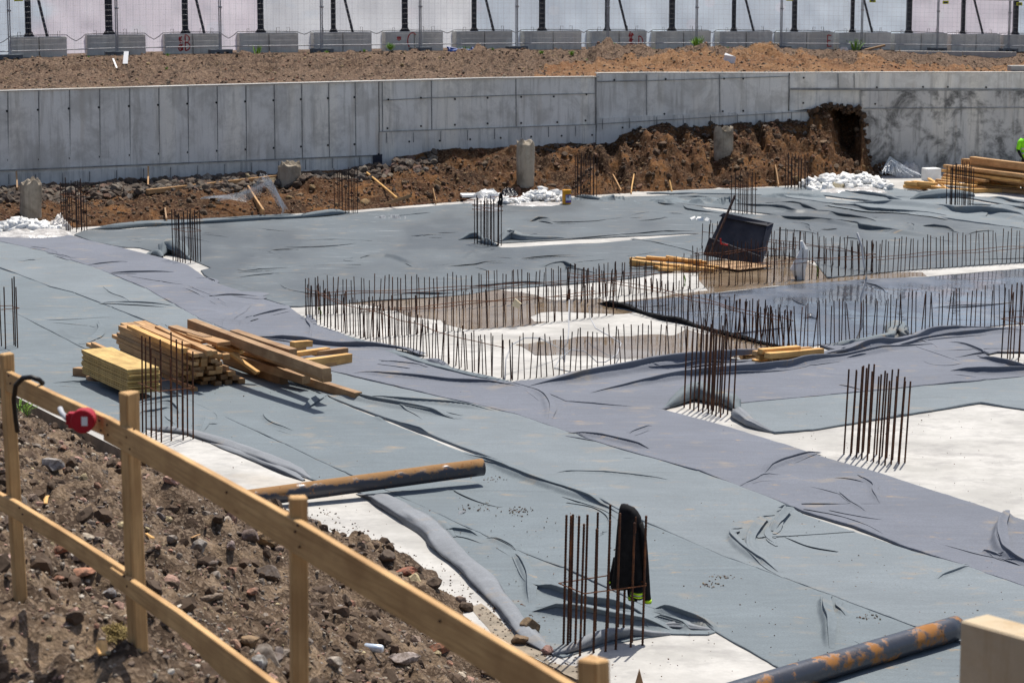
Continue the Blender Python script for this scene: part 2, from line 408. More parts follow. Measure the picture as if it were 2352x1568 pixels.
def field(X, Y, seed=0, flat=False):
    """height of the fabric above the slab at world points"""
    H = (fbm(X*.9+3, Y*.6, 5, 50+seed)+.35).clip(0)*.018 + (vn(X*.35, Y*.3, 60)+.2).clip(0)*.02
    H = H + np.maximum(0, .035-np.abs(fbm(X*.28+2, Y*.5+X*.1, 3, 75)))*(.5+vn(X*.2, Y*.2, 76)).clip(0, 1)*.5
    if flat: return H
    for h, wd, pts in FOLDS:
        h = h*(.55 if pts[0][1] > 800 else .3); wd = wd*(1.15 if pts[0][1] > 800 else 1.5)
        W = np.array([G(x, y) for x, y in pts]); m = wd*3.2
        sel = np.where((X > W[:, 0].min()-m) & (X < W[:, 0].max()+m) & (Y > W[:, 1].min()-m) & (Y < W[:, 1].max()+m))[0]
        if not len(sel): continue
        x = X[sel]; y = Y[sel]; best = np.full(len(sel), 1e9); par = np.zeros(len(sel)); side = None
        RES = np.maximum(.45, 1.75*HC*F/np.maximum(y, 5)/1500)*y*y/(F*HC)
        L = np.r_[0, np.cumsum(np.hypot(*(W[1:]-W[:-1]).T))]
        wob = fbm(x*1.5, y*1.5, 2, 90)*wd*1.2
        for i in range(len(W)-1):
            d = W[i+1]-W[i]; l2 = (d**2).sum()+1e-9; t = (((x-W[i, 0])*d[0]+(y-W[i, 1])*d[1])/l2).clip(0, 1)
            dd = np.hypot(x-W[i, 0]-t*d[0], y-W[i, 1]-t*d[1]); u = dd < best
            sd_ = (x-W[i, 0]-t*d[0])*-.38+(y-W[i, 1]-t*d[1])*-.92
            best = np.where(u, dd, best); par = np.where(u, L[i]+t*(L[i+1]-L[i]), par); side = np.where(u, sd_, side) if i else sd_
        q = par/L[-1]; tp = np.minimum(1, np.minimum(q, 1-q)*5+.12)
        v = h*1.1*tp*(.72+.7*(vn(par*1.1, par*0+i, 33)+.5))*np.exp(-((best+wob*.15)/np.where(side > 0, np.maximum(wd*.36, 1.5*RES), np.maximum(wd*.95, 1.8*RES)))**2)
        H[sel] = np.maximum(H[sel], v)+.25*np.minimum(H[sel], v)
    return H
def sheet(name, poly, z0, mat, label=None, cat=None, kind=None, holes=(), dx=3.3, flat=False, amp=1.6, seed=0, group=None, skirt=True, dens=14, ymin=None, lift=1.0):
    poly = densify(poly, dens, amp, seed); hs = [densify(h, dens, amp, seed+9) for h in holes]
    P = np.array(poly); x0, x1 = P[:, 0].min(), P[:, 0].max(); y0, y1 = P[:, 1].min(), P[:, 1].max()
    x0 = math.floor(x0/dx)*dx-dx; xs = np.arange(x0, x1+2*dx, dx)
    ys = [y0-2.]
    while ys[-1] < y1+3: ys.append(ys[-1]+max(.45 if ys[-1] < 560 else .8, 1.75*(ys[-1]+90)/1500)*(dx/3.3))
    ys = np.array(ys); nx, ny = len(xs), len(ys)
    cx, cy = np.meshgrid((xs[1:]+xs[:-1])/2, (ys[1:]+ys[:-1])/2)
    ins = inside(cx, cy, poly)
    for h in hs: ins &= ~inside(cx, cy, h)
    gx, gy = np.meshgrid(xs, ys); gx = gx.copy(); gy = gy.copy()
    pad = np.pad(ins, 1); q = [pad[:-1, :-1], pad[1:, :-1], pad[:-1, 1:], pad[1:, 1:]]
    anyi = q[0] | q[1] | q[2] | q[3]; alli = q[0] & q[1] & q[2] & q[3]; bd = anyi & ~alli
    bi = np.where(bd); bx = gx[bi]; by = gy[bi]; best = np.full(bx.shape, 1e9); nxp = bx.copy(); nyp = by.copy()
    ar = 3.0
    for pl in [poly]+hs:
        n = len(pl)
        for i in range(n):
            ax, ay = pl[i]; ex, ey = pl[(i+1) % n]; ux, uy = ex-ax, (ey-ay)*ar; l2 = ux*ux+uy*uy+1e-9
            t = (((bx-ax)*ux+(by-ay)*ar*uy)/l2).clip(0, 1); qx = ax+t*(ex-ax); qy = ay+t*(ey-ay)
            dd = (bx-qx)**2+((by-qy)*ar)**2; u = dd < best
            best = np.where(u, dd, best); nxp = np.where(u, qx, nxp); nyp = np.where(u, qy, nyp)
    gx[bi] = nxp; gy[bi] = nyp
    idx = np.full(gx.shape, -1); use = np.where(anyi); idx[use] = np.arange(len(use[0]))
    X, Y = G(gx[use], gy[use])
    Z = np.full(X.shape, z0) if flat else z0+field(X, Y, seed)*lift
    V = np.c_[X, Y, Z]; r, c = np.where(ins)
    Fq = np.c_[idx[r+1, c], idx[r+1, c+1], idx[r, c+1], idx[r, c]]
    faces = [Fq]
    if skirt:
        nb = len(V); Vb = V.copy(); Vb[:, 2] = np.maximum(.0015, z0-.014); sk = []
        for dr, dc, a, b in ((1, 0, (1, 0), (1, 1)), (-1, 0, (0, 1), (0, 0)), (0, -1, (0, 0), (1, 0)), (0, 1, (1, 1), (0, 1))):
            out = ~pad[r+1+dr, c+1+dc]; rr, cc = r[out], c[out]
            i1 = idx[rr+a[0], cc+a[1]]; i2 = idx[rr+b[0], cc+b[1]]
            if len(rr): sk.append(np.c_[i1, i1+nb, i2+nb, i2])
        if sk:
            V = np.r_[V, Vb]; faces.append(np.concatenate(sk))
            used = np.unique(np.concatenate([f.ravel() for f in faces])); mp = np.full(len(V), -1); mp[used] = np.arange(len(used))
            V = V[used]; faces = [mp[f] for f in faces]
    me = np_mesh(name, V, faces); o = link(name, me, M[mat])
    if name == 'felt_sheet': SHEETP.append((o, poly)); o['z0'] = z0
    return tag(o, label, cat, group, kind)

# ---- folds (picture points on the slab, height m, half width m)
f = fold
f(.09,.10,(1056,1044),(1113,1066),(1192,1100),(1297,1137),(1388,1164),(1425,1183))
f(.07,.08,(1250,1100),(1300,1092),(1390,1093),(1480,1103),(1560,1113))
f(.06,.07,(1015,1221),(1060,1222),(1102,1231)); f(.05,.07,(1120,1237),(1150,1248),(1185,1267)); f(.08,.07,(1185,1272),(1200,1310),(1214,1346),(1221,1386))
f(.15,.13,(1215,1350),(1297,1371),(1358,1395),(1434,1414),(1495,1437)); f(.17,.14,(1224,1405),(1297,1413),(1388,1427),(1480,1441),(1540,1450))
f(.11,.08,(1500,1402),(1556,1423),(1601,1438),(1644,1449)); f(.1,.07,(1495,1424),(1540,1438),(1586,1452))
f(.11,.06,(1826,1170),(1802,1182),(1787,1200),(1768,1225)); f(.09,.07,(1787,1188),(1756,1197),(1732,1219),(1720,1243),(1726,1270),(1744,1289),(1756,1301))
f(.08,.07,(1702,1216),(1683,1225),(1677,1243),(1695,1264),(1726,1286),(1753,1301),(1790,1320)); f(.04,.05,(1778,1207),(1762,1225),(1762,1240),(1781,1252))
f(.13,.07,(2316,1176),(2307,1197),(2292,1222),(2286,1249),(2295,1274),(2310,1286),(2352,1301),(2400,1312)); f(.06,.06,(2258,1271),(2280,1280),(2304,1286))
f(.06,.05,(2222,1304),(2194,1318),(2170,1328),(2149,1337)); f(.11,.06,(1899,1368),(1889,1389),(1890,1414),(1899,1441),(1899,1465),(1902,1495)); f(.06,.05,(1933,1383),(1921,1398),(1924,1407),(1942,1420))
f(.05,.06,(1696,1123),(1735,1109),(1753,1100),(1793,1096)); f(.04,.05,(1927,1134),(1936,1146),(1957,1164),(1994,1182)); f(.05,.05,(1972,1097),(2003,1121),(2003,1137),(2021,1164))
f(.08,.09,(1888,1044),(1850,1055),(1800,1072),(1750,1092)); f(.05,.06,(1215,890),(1250,915),(1260,945),(1258,975)); f(.08,.08,(1300,1000),(1380,1012),(1430,1024),(1500,1040)); f(.05,.06,(1500,985),(1440,1003))
f(.17,.2,(1215,893),(1340,878),(1493,856),(1574,848),(1674,836),(1780,830),(1866,826)); f(.12,.12,(1350,910),(1420,898),(1493,886),(1594,872),(1780,856),(1866,841),(1934,830),(1979,822),(2049,810),(2150,794))
f(.11,.11,(1825,826),(1903,818),(2020,800),(2098,783),(2195,768),(2352,762)); f(.09,.09,(2020,812),(2098,792),(2195,777),(2300,768),(2400,766))
f(.06,.07,(2164,789),(2211,794),(2258,814),(2234,822),(2191,828)); f(.09,.1,(2180,857),(2260,862),(2352,862),(2420,860)); f(.1,.09,(2254,826),(2312,846),(2400,862))
f(.13,.12,(590,775),(696,790),(815,800),(919,811),(960,820)); f(.05,.06,(515,756),(525,736),(569,705)); f(.09,.07,(549,753),(559,742),(610,727),(662,713)); f(.1,.06,(706,727),(714,756),(710,777))
f(.05,.06,(405,660),(440,674),(491,698)); f(.05,.06,(425,655),(460,672),(520,702)); f(.09,.09,(797,864),(841,863),(880,868),(1026,879),(1197,892)); f(.04,.06,(873,834),(948,842),(978,847))
f(.12,.1,(760,912),(812,919),(856,930),(953,948),(1051,967)); f(.07,.08,(829,913),(904,924),(1026,935),(1136,947)); f(.1,.07,(692,945),(721,928),(753,911)); f(.09,.07,(851,959),(880,969),(930,984),(985,1003))
f(.05,.06,(607,951),(610,968),(631,982),(675,994)); f(.06,.06,(180,792),(217,777),(231,760),(224,744)); f(.09,.08,(236,698),(286,700),(398,707)); f(.05,.06,(241,660),(252,677),(286,691),(306,698))
f(.07,.08,(115,881),(200,884),(306,896),(371,910)); f(.07,.06,(313,929),(347,923),(398,916),(430,914)); f(.07,.06,(319,957),(333,952),(364,948),(392,940)); f(.08,.07,(353,926),(388,928),(404,940),(414,954))
f(.05,.06,(372,958),(382,970),(400,980)); f(.04,.05,(462,958),(470,966),(462,988),(459,994))
f(.07,.08,(199,611),(249,608),(300,606)); f(.06,.07,(255,630),(320,630),(400,629)); f(.06,.1,(401,543),(425,548),(483,559)); f(.05,.1,(463,540),(527,548)); f(.08,.12,(609,580),(630,577),(690,575)); f(.08,.1,(293,554),(330,552))
f(.06,.1,(73,570),(126,579),(141,592)); f(.06,.1,(111,584),(158,596)); f(.16,.14,(799,602),(837,593),(887,590),(910,594),(930,603),(957,611))
f(.06,.12,(948,552),(983,543),(1024,542)); f(.07,.1,(1071,596),(1086,581),(1106,572)); f(.2,.22,(1205,510),(1238,507),(1276,511)); f(.1,.2,(1263,552),(1478,541),(1532,533),(1607,532)); f(.07,.15,(1263,510),(1357,510),(1478,501))
f(.2,.2,(1263,616),(1295,611),(1340,616)); f(.16,.15,(1290,622),(1330,628),(1380,640)); f(.14,.2,(1050,674),(1080,666),(1130,662),(1225,656),(1300,655)); f(.1,.16,(900,684),(960,678),(1040,674)); f(.08,.2,(1593,495),(1634,499))
f(.22,.25,(1700,495),(1723,499),(1803,503),(1910,512),(2017,532),(2089,541),(2167,549)); f(.25,.22,(1690,468),(1723,473),(1790,482),(1830,490),(1900,488)); f(.16,.2,(1760,467),(1830,474),(1890,486))
f(.18,.2,(1803,488),(1910,493),(1990,505),(2020,510)); f(.24,.22,(1900,440),(1964,452),(2017,461),(2097,472),(2172,476)); f(.36,.3,(1950,469),(2017,472),(2097,477),(2178,484),(2231,491),(2285,497),(2352,509),(2420,515))
f(.13,.15,(2084,513),(2095,524),(2103,540)); f(.17,.18,(2119,521),(2164,527),(2204,535)); f(.2,.2,(2231,471),(2285,479),(2352,481),(2420,484)); f(.18,.2,(2245,456),(2298,463),(2352,471),(2420,478)); f(.26,.25,(2250,500),(2300,482),(2352,484),(2420,490))
f(.12,.16,(1816,512),(1857,521),(1870,533)); f(.16,.22,(1550,455),(1620,462),(1690,470)); f(.12,.2,(1500,462),(1560,476),(1640,490),(1690,494)); f(.16,.2,(1900,472),(1990,484),(2080,490),(2180,500))
f(.10,.14,(2231,541),(2262,536),(2300,533)); f(.08,.15,(1930,550),(1960,552),(1980,556)); f(.06,.12,(1780,530),(1850,536),(1900,545)); f(.07,.2,(1160,600),(1260,590),(1370,588)); f(.06,.2,(1000,618),(1100,606),(1180,604))
f(.06,.25,(450,690),(520,680),(600,684)); f(.05,.2,(640,560),(760,552),(860,556)); f(.05,.2,(560,625),(700,614),(830,610)); f(.07,.14,(1440,500),(1500,490),(1560,493)); f(.07,.13,(860,500),(930,498),(1010,488))

L0 = [(-150,640),(0,704),(115,761),(188,799),(450,930),(798,1091),(941,1154),(1113,1231),(1206,1274),(1294,1307),(1376,1344),(1468,1389),(1498,1400),(1541,1414),(1644,1453)]
L1 = [(-150,560),(0,618),(115,660),(166,672),(282,718),(745,910),(870,958),(994,1005),(1263,1109),(1364,1152),(1480,1202),(1665,1284),(1893,1366),(2085,1439),(2352,1540),(2520,1604)]
L1b = [(-150,560),(0,619),(115,661),(166,673),(282,719),(748,914),(870,967),(994,1015),(1110,1062),(1263,1123),(1364,1156),(1480,1202),(1665,1284),(1893,1366),(2085,1439),(2352,1540),(2520,1604)]
L2 = [(-150,512),(0,558),(100,580),(199,612),(252,632),(339,667),(457,736),(760,856),(925,895),(1000,912),(1178,954),(1400,1030),(1613,1091),(1780,1153),(1848,1180),(1960,1213),(2024,1238),(2085,1263),(2213,1302),(2352,1350),(2520,1408)]
L2b = L2[:14]+[(1835,1180),(1848,1187),(1960,1223),(2024,1244),(2080,1263),(2213,1302),(2352,1350),(2520,1408)]
L3 = [(-150,558),(0,548),(97,538),(164,543),(211,557),(278,571),(310,580),(358,592),(405,604),(431,613),(470,640),(507,658),(662,708),(696,732),(722,750),(765,764),(807,779),(874,800),(940,820),(1013,844),(1056,856),(1112,872),(1175,881),(1266,912),(1300,927),(1400,936),(1500,944),(1519,945),(1618,971),(1715,999),(1901,1058),(2015,1091),(2352,1199),(2520,1252)]
OUT = [(1626,1459),(1540,1458),(1480,1466),(1400,1480),(1330,1500),(1290,1512),(1262,1500),(1200,1438),(1130,1367),(1050,1286),(960,1210),(900,1168),(820,1131),(715,1103),(640,1071),(520,1024),(440,994),(338,985),(310,1025),(238,996),(141,952),(56,914),(-150,840)]
FL = 'long dark grey felt strip '
sheet('felt_sheet', L0+OUT, .006, 'teal', 'blue-grey felt strip nearest the earth bank, with a thick rolled edge beside the timber rail', 'felt sheet', seed=1)
sheet('felt_sheet', L1b[:-1]+[(2520,1604),(2520,1850),(2250,1740),(1900,1590),(1775,1529),(1644,1453)]+L0[:-1][::-1], .012, 'teal', 'blue-grey felt strip running under the timber stack down to the steel pipe at lower right', 'felt sheet', seed=2)
sheet('felt_sheet', L2b+L1[::-1], .018, 'teal2', 'pale blue-grey felt strip with curved creases, between the white gap line and the violet strip', 'felt sheet', seed=3)
sheet('felt_sheet', L3+L2[::-1], .024, 'purple', 'violet-grey felt strip running past the left end of the bar rows to the right edge', 'felt sheet', seed=4)
WR = [(1690,932),(1780,923),(1866,915),(2010,901),(2153,887),(2352,868),(2520,852)]
sheet('felt_sheet', [(1175,881),(1300,869),(1435,851),(1685,837),(1850,830),(1955,816),(1910,806),(1883,797),(1981,789),(2098,773),(2195,761),(2312,754),(2520,738)]+WR[::-1]+[(1660,930),(1590,915),(1540,938),(1519,945),(1500,944),(1400,936),(1300,927),(1266,912)], .030, 'purple',
      'violet-grey felt sheet bunched in thick folds in front of the long starter bar row', 'felt sheet', seed=5, holes=[[(2262,818),(2290,812),(2335,812),(2420,815),(2420,850),(2352,845),(2310,838)]])
sheet('felt_sheet', WR+[(2520,965),(2352,943),(2250,928),(2153,944),(1990,970),(1866,990),(1780,997),(1720,978),(1695,955)], .022, 'teal2', 'narrow pale felt strip behind the bare white concrete at right', 'felt sheet', seed=6)
W1 = [(1100,557),(1118,551),(1150,560),(1263,554),(1420,546),(1577,538.5),(1606,538.5),(1577,542),(1378,559),(1263,564),(1175,570),(1150,570),(1130,562)]
W2 = [(1500,458),(1553,469),(1640,478),(1790,496),(1860,503),(1790,501),(1640,485),(1553,474),(1490,464)]
W3 = [(1798,451),(1900,455),(2038,469),(2120,474),(2038,474),(1900,462),(1790,455)]
SEAM = [(1600,447),(1700,449),(1776,452),(1857,462),(2057,489),(2352,529),(2520,552)]
RB = [(2520,592),(2352,604),(2200,614),(2098,621),(2000,630),(1900,640),(1870,600),(1800,588),(1700,590),(1640,599),(1603,613),(1520,628),(1450,641),(1300,655),(1148,665),(1080,677),(980,685),(865,692),(774,700),(690,706),(662,706)]
sheet('felt_sheet', [(193,532),(300,528),(450,514),(640,500),(820,489),(1024,472),(1160,463),(1317,458),(1451,453),(1490,452)]+SEAM+RB+[(507,656),(469,634),(461,623),(484,617),(440,598),(395,585),(345,577),(320,571),(278,569),(211,555),(170,541)], .010, 'wetteal',
      'wide damp blue-grey felt sheet covering the slab behind the starter bar rows', 'felt sheet', seed=7, holes=[W1, W2, [(2020,481),(2130,490),(2230,502),(2130,495)]], dx=3.2)
sheet('felt_sheet', [(1480,446),(1585,440),(1773,434),(1900,431),(2050,433),(2120,446),(2230,462),(2352,486),(2520,510)]+SEAM[::-1], .026, 'teal2', 'rumpled dark felt sheet in front of the white foam scraps at upper right', 'felt sheet', seed=8, dx=3.2, amp=4, holes=[[(1798,446),(1900,452),(2038,468),(2020,469),(1900,459),(1798,451)]])
sheet('felt_sheet', [(2060,438),(2200,452),(2300,458),(2352,462),(2520,466),(2520,505),(2352,480),(2240,460),(2130,444)], .034, 'teal2', 'felt strip rolled back beside the sawn timber stack at far right', 'felt sheet', seed=9, dx=3.2)
POOL = C8([(0,605),(200,585),(450,560),(1000,500),(1500,465),(1780,455),(2000,436),(2352,405)])+[(2520,606),(2520,733),(2312,747),(2098,767),(1981,781),(1820,802),(1700,773),(1550,737),(1435,712),(1376,700)]
sheet('felt_sheet', POOL, .008, 'pool', 'soaked shiny dark felt sheet lying inside the enclosure of starter bars', 'felt sheet', seed=10, lift=.45, dx=3.2)
# shallow puddles on the slab
sheet('puddle', C7([(340,405),(540,378),(700,362),(1000,330),(1290,318),(1380,330),(1510,350),(1620,380),(1900,372),(1960,400),(2060,440),(2100,455),(1990,465),(1860,460),(1700,450),(1540,455),(1470,480),(1500,510),(1600,515),(1400,540),(1100,560),(950,525),(930,500),(760,485),(650,440),(520,415)]), .0045, 'puddle', kind='structure', flat=True, skirt=False, amp=7, seed=20)
sheet('puddle', C7([(1380,650),(1430,645),(1580,630),(1790,602),(2352,592)])+C8([(360,760),(450,790),(640,800),(960,885),(700,925),(400,945),(300,935),(0,925)])+C7([(2352,760),(2100,735),(1950,730),(1800,715),(1500,715),(1470,690),(1420,660)]), .0045, 'puddle', kind='structure', flat=True, skirt=False, amp=7, seed=21)
sheet('puddle', C8([(430,440),(480,400),(700,390),(860,330),(1000,340),(1150,400),(1450,430),(1750,425),(1780,450),(1500,462),(1000,497),(450,556),(200,582),(0,602),(-60,604),(350,550),(490,535),(440,480)]), .0045, 'puddle', kind='structure', flat=True, skirt=False, amp=6, seed=22)

# ---- sharp creases and standing folds of the felt: real overhanging cloth ridges, one mesh per sheet
PROF = [(-1.5, -.02), (-1.0, .16), (-.62, .42), (-.3, .74), (-.08, .95), (.06, 1.0), (.17, .93), (.20, .74), (.15, .5), (.10, .26), (.12, -.04)]
SPOLY = [(o, P_) for o, P_ in SHEETP]
def sheet_of(x, y):
    for o, P_ in SPOLY[::-1]:
        if inside(np.array([x]), np.array([y]), P_)[0]: return o
    return None
CR = {}
def crease(o, z0, pts, h, wd, sd, soft=.35):
    W = [Vector((*[float(q) for q in G(x, y)], 0)) for x, y in pts]
    C_ = []; n_ = len(W)
    for i in range(n_-1):     # smooth the polyline
        p0, p1, p2, p3 = W[max(i-1, 0)], W[i], W[i+1], W[min(i+2, n_-1)]
        k = max(3, int((p2-p1).length/(.045+.0009*p1.y)))
        for j in range(k):
            t = j/k; C_.append(.5*((2*p1)+(p2-p0)*t+(2*p0-5*p1+4*p2-p3)*t*t+(3*p1-p0-3*p2+p3)*t**3))
    C_.append(W[-1]); m = len(C_); L = [0.]
    for a, b in zip(C_[:-1], C_[1:]): L.append(L[-1]+(b-a).length)
    Lt = L[-1]+1e-6; C2 = []
    for i, p in enumerate(C_):
        t = (C_[min(i+1, m-1)]-C_[max(i-1, 0)]).normalized(); nm = Vector((-t.y, t.x, 0))
        if nm.dot(Vector((-.38, -.92, 0))) < 0: nm = -nm
        C2.append((p+nm*wd*1.3*float(vn(L[i]*1.1, sd, 3)), nm))
    X = np.array([c[0].x for c in C2]); Y = np.array([c[0].y for c in C2]); base = field(X, Y, 0, flat=(pts[0][1] < 740))
    V = []; k_ = len(PROF)
    for i, (p, nm) in enumerate(C2):
        q = L[i]/Lt; tp = min(1, q*3.2, (1-q)*3.2)**.75; hh = h*tp*(.62+.75*(float(vn(L[i]*.9, sd*1.7, 8))+.5)); ww = wd*(.5+.5*tp)*(.8+.5*(float(vn(L[i]*1.3, sd, 9))+.5))
        sf = 1-soft*(.5+float(vn(L[i]*.7, sd+4, 2)))
        for u, z in PROF:
            uu = u if u < 0 else u*sf
            V.append((p.x+nm.x*uu*ww, p.y+nm.y*uu*ww, z0+float(base[i])+z*hh-.001+float(vn(u*3+L[i]*6, sd, 5))*.10*hh))
    Fq = [(i*k_+k, i*k_+k+1, (i+1)*k_+k+1, (i+1)*k_+k) for i in range(m-1) for k in range(k_-1)]
    CR[o.name] = CR.get(o.name, 0)+1
    if CR[o.name] > 98: return
    link('fold', np_mesh('fold', np.array(V)-np.array(wloc(o)), np.array(Fq)), o.data.materials[0], o)
for i, (h, wd, pts) in enumerate(FOLDS):
    mx = pts[len(pts)//2]; o = sheet_of(*mx) or sheet_of(*pts[0])
    if o is None: continue
    near = mx[1] > 800; ring_ = 740 < mx[1] < 900 and mx[0] > 1150; H_ = (h*.62 if ring_ else min(.06, h*.38)) if near or ring_ else h*(.50 if mx[0] > 1200 else .5)*(.35 if o['z0'] < .0085 and mx[0] > 1200 else 1); crease(o, float(o['z0']), pts, H_, wd*(.85 if near else 1.5), i*3.1)
    # companion wrinkles beside the main fold
    rr = random.Random(i)
    for q in range(2 if near else 1):
        a = rr.randint(0, max(0, len(pts)-2)); b = min(len(pts)-1, a+rr.randint(1, 3)); sub_ = pts[a:b+1]
        if len(sub_) < 2: continue
        dx_, dy_ = rr.uniform(-9, 9), rr.uniform(-7, 9)*(pts[0][1]+90)/1200; s_ = [(x+dx_+rr.uniform(-2, 2), y+dy_*(1+.4*j)) for j, (x, y) in enumerate(sub_)]
        crease(o, float(o['z0']), s_, H_*rr.uniform(.18, .4), wd*rr.uniform(.5, .9), i*5.3+q)
rr = random.Random(99)
for i in range(170):      # fine wrinkles everywhere
    y = 455+(1560-455)*rr.random()**1.25; x = rr.uniform(0, 2352); o = sheet_of(x, y)
    if o is None: continue
    s_ = (y+90)/6.5; Lm = rr.uniform(.25, 1.9)*(1.5 if y < 700 else 1); a = rr.gauss(.25, .35) if rr.random() < .75 else rr.uniform(0, 3.14)
    P_ = [(x, y)]; k_ = rr.randint(2, 4); cv = rr.gauss(0, .35)
    for j in range(k_):
        a2 = a+cv*j; P_.append((P_[-1][0]+math.cos(a2)*Lm*s_/k_, P_[-1][1]+math.sin(a2)*Lm*s_/k_*(s_*6.5/5500)*1.9))
    if sheet_of(*P_[-1]) is not o: continue
    crease(o, float(o['z0']), P_, rr.uniform(.004, .012)*(1.8 if y < 700 else 1), rr.uniform(.03, .07)*(1.6 if y < 700 else 1), i*1.7, 0)
# ---- rolled and doubled edges of the felt
RS = .72
def roll(parent, pts, r, mat='under', z=.0, flat=.36, label=None, nm='rolled_edge', jit=.10, n=18, step=.06):
    W = [GV(*p[:2]) for p in pts]; R = [(p[2] if len(p) > 2 else r)*RS for p in pts]; P = []; Rr = []
    for i in range(len(W)-1):
        k = max(2, int((W[i+1]-W[i]).length/step))
        for j in range(k):
            t = j/k; P.append(W[i].lerp(W[i+1], t)); Rr.append(R[i]*(1-t)+R[i+1]*t)
    P.append(W[-1]); Rr.append(R[-1])
    m = len(P); vs = np.zeros((m, n, 3)); s = 0; sd = random.randint(0, 999)
    for i, p in enumerate(P):
        t = (P[min(i+1, m-1)]-P[max(i-1, 0)]).normalized(); a = Vector((0, 0, 1)).cross(t).normalized()
        s += (P[i]-P[i-1]).length if i else 0
        rr = Rr[i]*(1+float(vn(s*1.3, 0, sd))*.28)*min(1, .35+i*.1, .35+(m-1-i)*.1)
        off = float(vn(s*.9, 3, sd))*Rr[i]*.6
        for k in range(n):
            an = 2*math.pi*k/n
            q = rr*(1+float(vn(math.cos(an)*1.6+s*2.2, math.sin(an)*1.6+s*.7, sd+3))*jit*2.6+float(vn(k*1.3, s*.45, sd+11))*.65+float(vn(math.cos(an)*4, math.sin(an)*4+s*.9, sd+7))*jit*2.2+float(vn(an*3, s*6, sd+9))*jit*.6)
            v = p+a*(math.cos(an)*q+off)+Vector((0, 0, max(-.004, math.sin(an)*q*flat+rr*flat*.95+z)))
            vs[i, k] = v
    V = vs.reshape(-1, 3); off = np.array(wloc(parent)); V = V-off
    i, k = np.meshgrid(np.arange(m-1), np.arange(n), indexing='ij'); i = i.ravel(); k = k.ravel(); k2 = (k+1) % n
    Fq = np.c_[i*n+k, i*n+k2, (i+1)*n+k2, (i+1)*n+k]
    o = link(nm, np_mesh(nm, V, Fq), M[mat], parent); return tag(o, label)
SH = [o for o in COL.objects if o.name.startswith('felt_sheet')]
s1, s2, s3, s4, s5, s6, s7, s8, s9, s10 = SH[:10]
roll(s1, [(818,1135,.06),(870,1150,.16),(905,1172,.2),(945,1200,.22),(1000,1240,.2),(1050,1287,.2),(1100,1335,.19),(1150,1385,.17),(1200,1440,.15),(1240,1480,.12),(1266,1502,.06)], .2, step=.05)
roll(s1, [(860,1140,.06),(930,1160,.1),(1000,1195,.12),(1040,1235,.1)], .1, 'teal')
roll(s1, [(330,985,.1),(390,990,.14),(445,997,.14),(520,1022,.14),(590,1050,.16),(650,1072,.17),(712,1100,.12)], .14, step=.06)
roll(s1, [(480,1016,.06),(560,1046,.09),(640,1078,.1),(700,1104,.08)], .1)
roll(s1, [(1268,1506,.06),(1300,1502,.1),(1345,1488,.11),(1400,1472,.12),(1450,1462,.1),(1500,1462,.08),(1540,1458,.06)], .1, 'under', flat=.8, jit=.2)
roll(s1, [(1500,1440,.07),(1545,1443,.1),(1590,1448,.1),(1642,1449,.07)], .1, 'under', flat=.6, jit=.2)
roll(s1, [(1075,1172,.02),(1060,1182,.08),(1052,1186,.03)], .06, 'under', flat=.7)
roll(s4, [(700,730,.09),(712,748,.11),(716,762,.08),(712,778,.03)], .09, 'purple')
roll(s4, [(762,766,.06),(805,781,.09),(874,803,.11),(940,823,.12),(1013,847,.12),(1056,857,.1),(1112,871,.1),(1175,879,.08)], .1, 'teal')
roll(s4, [(960,826,.1),(1000,836,.16),(1035,846,.12)], .1, 'purple')
roll(s5, [(1340,905,.05),(1400,897,.1),(1500,880,.07)], .08, 'purple')
roll(s5, [(1515,944,.04),(1545,934,.09),(1575,921,.16),(1605,917,.19),(1640,927,.14),(1662,929,.12),(1680,938,.14),(1694,950,.1)], .2, 'teal', flat=.95)
roll(s6, [(1692,948,.14),(1705,966,.14),(1725,980,.10),(1750,988,.08),(1782,996,.05)], .1, 'under', flat=.9)
roll(s5, [(1885,798,.05),(1930,797,.09),(1990,790,.1),(2050,784,.14),(2058,770,.2),(2075,780,.12),(2098,774,.07)], .1, 'teal', flat=.8)
roll(s5, [(2098,774,.06),(2200,762,.08),(2290,757,.1),(2330,757,.07)], .08, 'teal')
roll(s5, [(2330,840,.06),(2375,850,.12),(2430,856,.12)], .1, 'teal')
RS = .5
roll(s7, [(200,528,.05),(260,527,.12),(330,521,.13),(420,517,.12),(520,512,.13),(600,507,.12),(690,502,.12),(760,496,.16),(805,491,.1)], .12, 'teal', flat=.9)
roll(s7, [(230,520,.04),(320,515,.09),(430,510,.09),(560,504,.1),(690,497,.12)], .1, 'teal', flat=.8)
RS = .7
roll(s7, [(335,588,.08),(350,585,.1),(365,588,.12),(372,592,.1)], .1, 'teal', flat=.9)
roll(s7, [(372,590,.1),(385,582,.26),(405,584,.3),(425,590,.18),(440,598,.08)], .2, 'teal', flat=.9)
roll(s7, [(1055,552,.06),(1075,549,.14),(1100,548,.16),(1112,552,.1)], .1, 'teal', flat=.9)
roll(s7, [(1100,556,.08),(1120,562,.12),(1141,567,.14)], .12, 'teal', flat=.9)
roll(s7, [(1150,556,.1),(1170,550,.26),(1200,553,.16),(1230,552,.12),(1310,549,.07)], .1, 'teal2', flat=.8)
roll(s7, [(1320,452,.08),(1360,459,.1),(1400,463,.06)], .1, 'teal', flat=.8)
RS = .36
roll(s10, [(1373,697,.08),(1400,703,.22),(1435,710,.2),(1480,722,.12),(1530,736,.17),(1560,741,.2),(1600,752,.1),(1660,768,.14),(1740,788,.1),(1815,803,.09)], .12, 'black', flat=.7, jit=.25)
roll(s10, [(1640,768,.06),(1700,768,.1),(1760,760,.08),(1815,752,.05)], .08, 'pool', flat=.7)
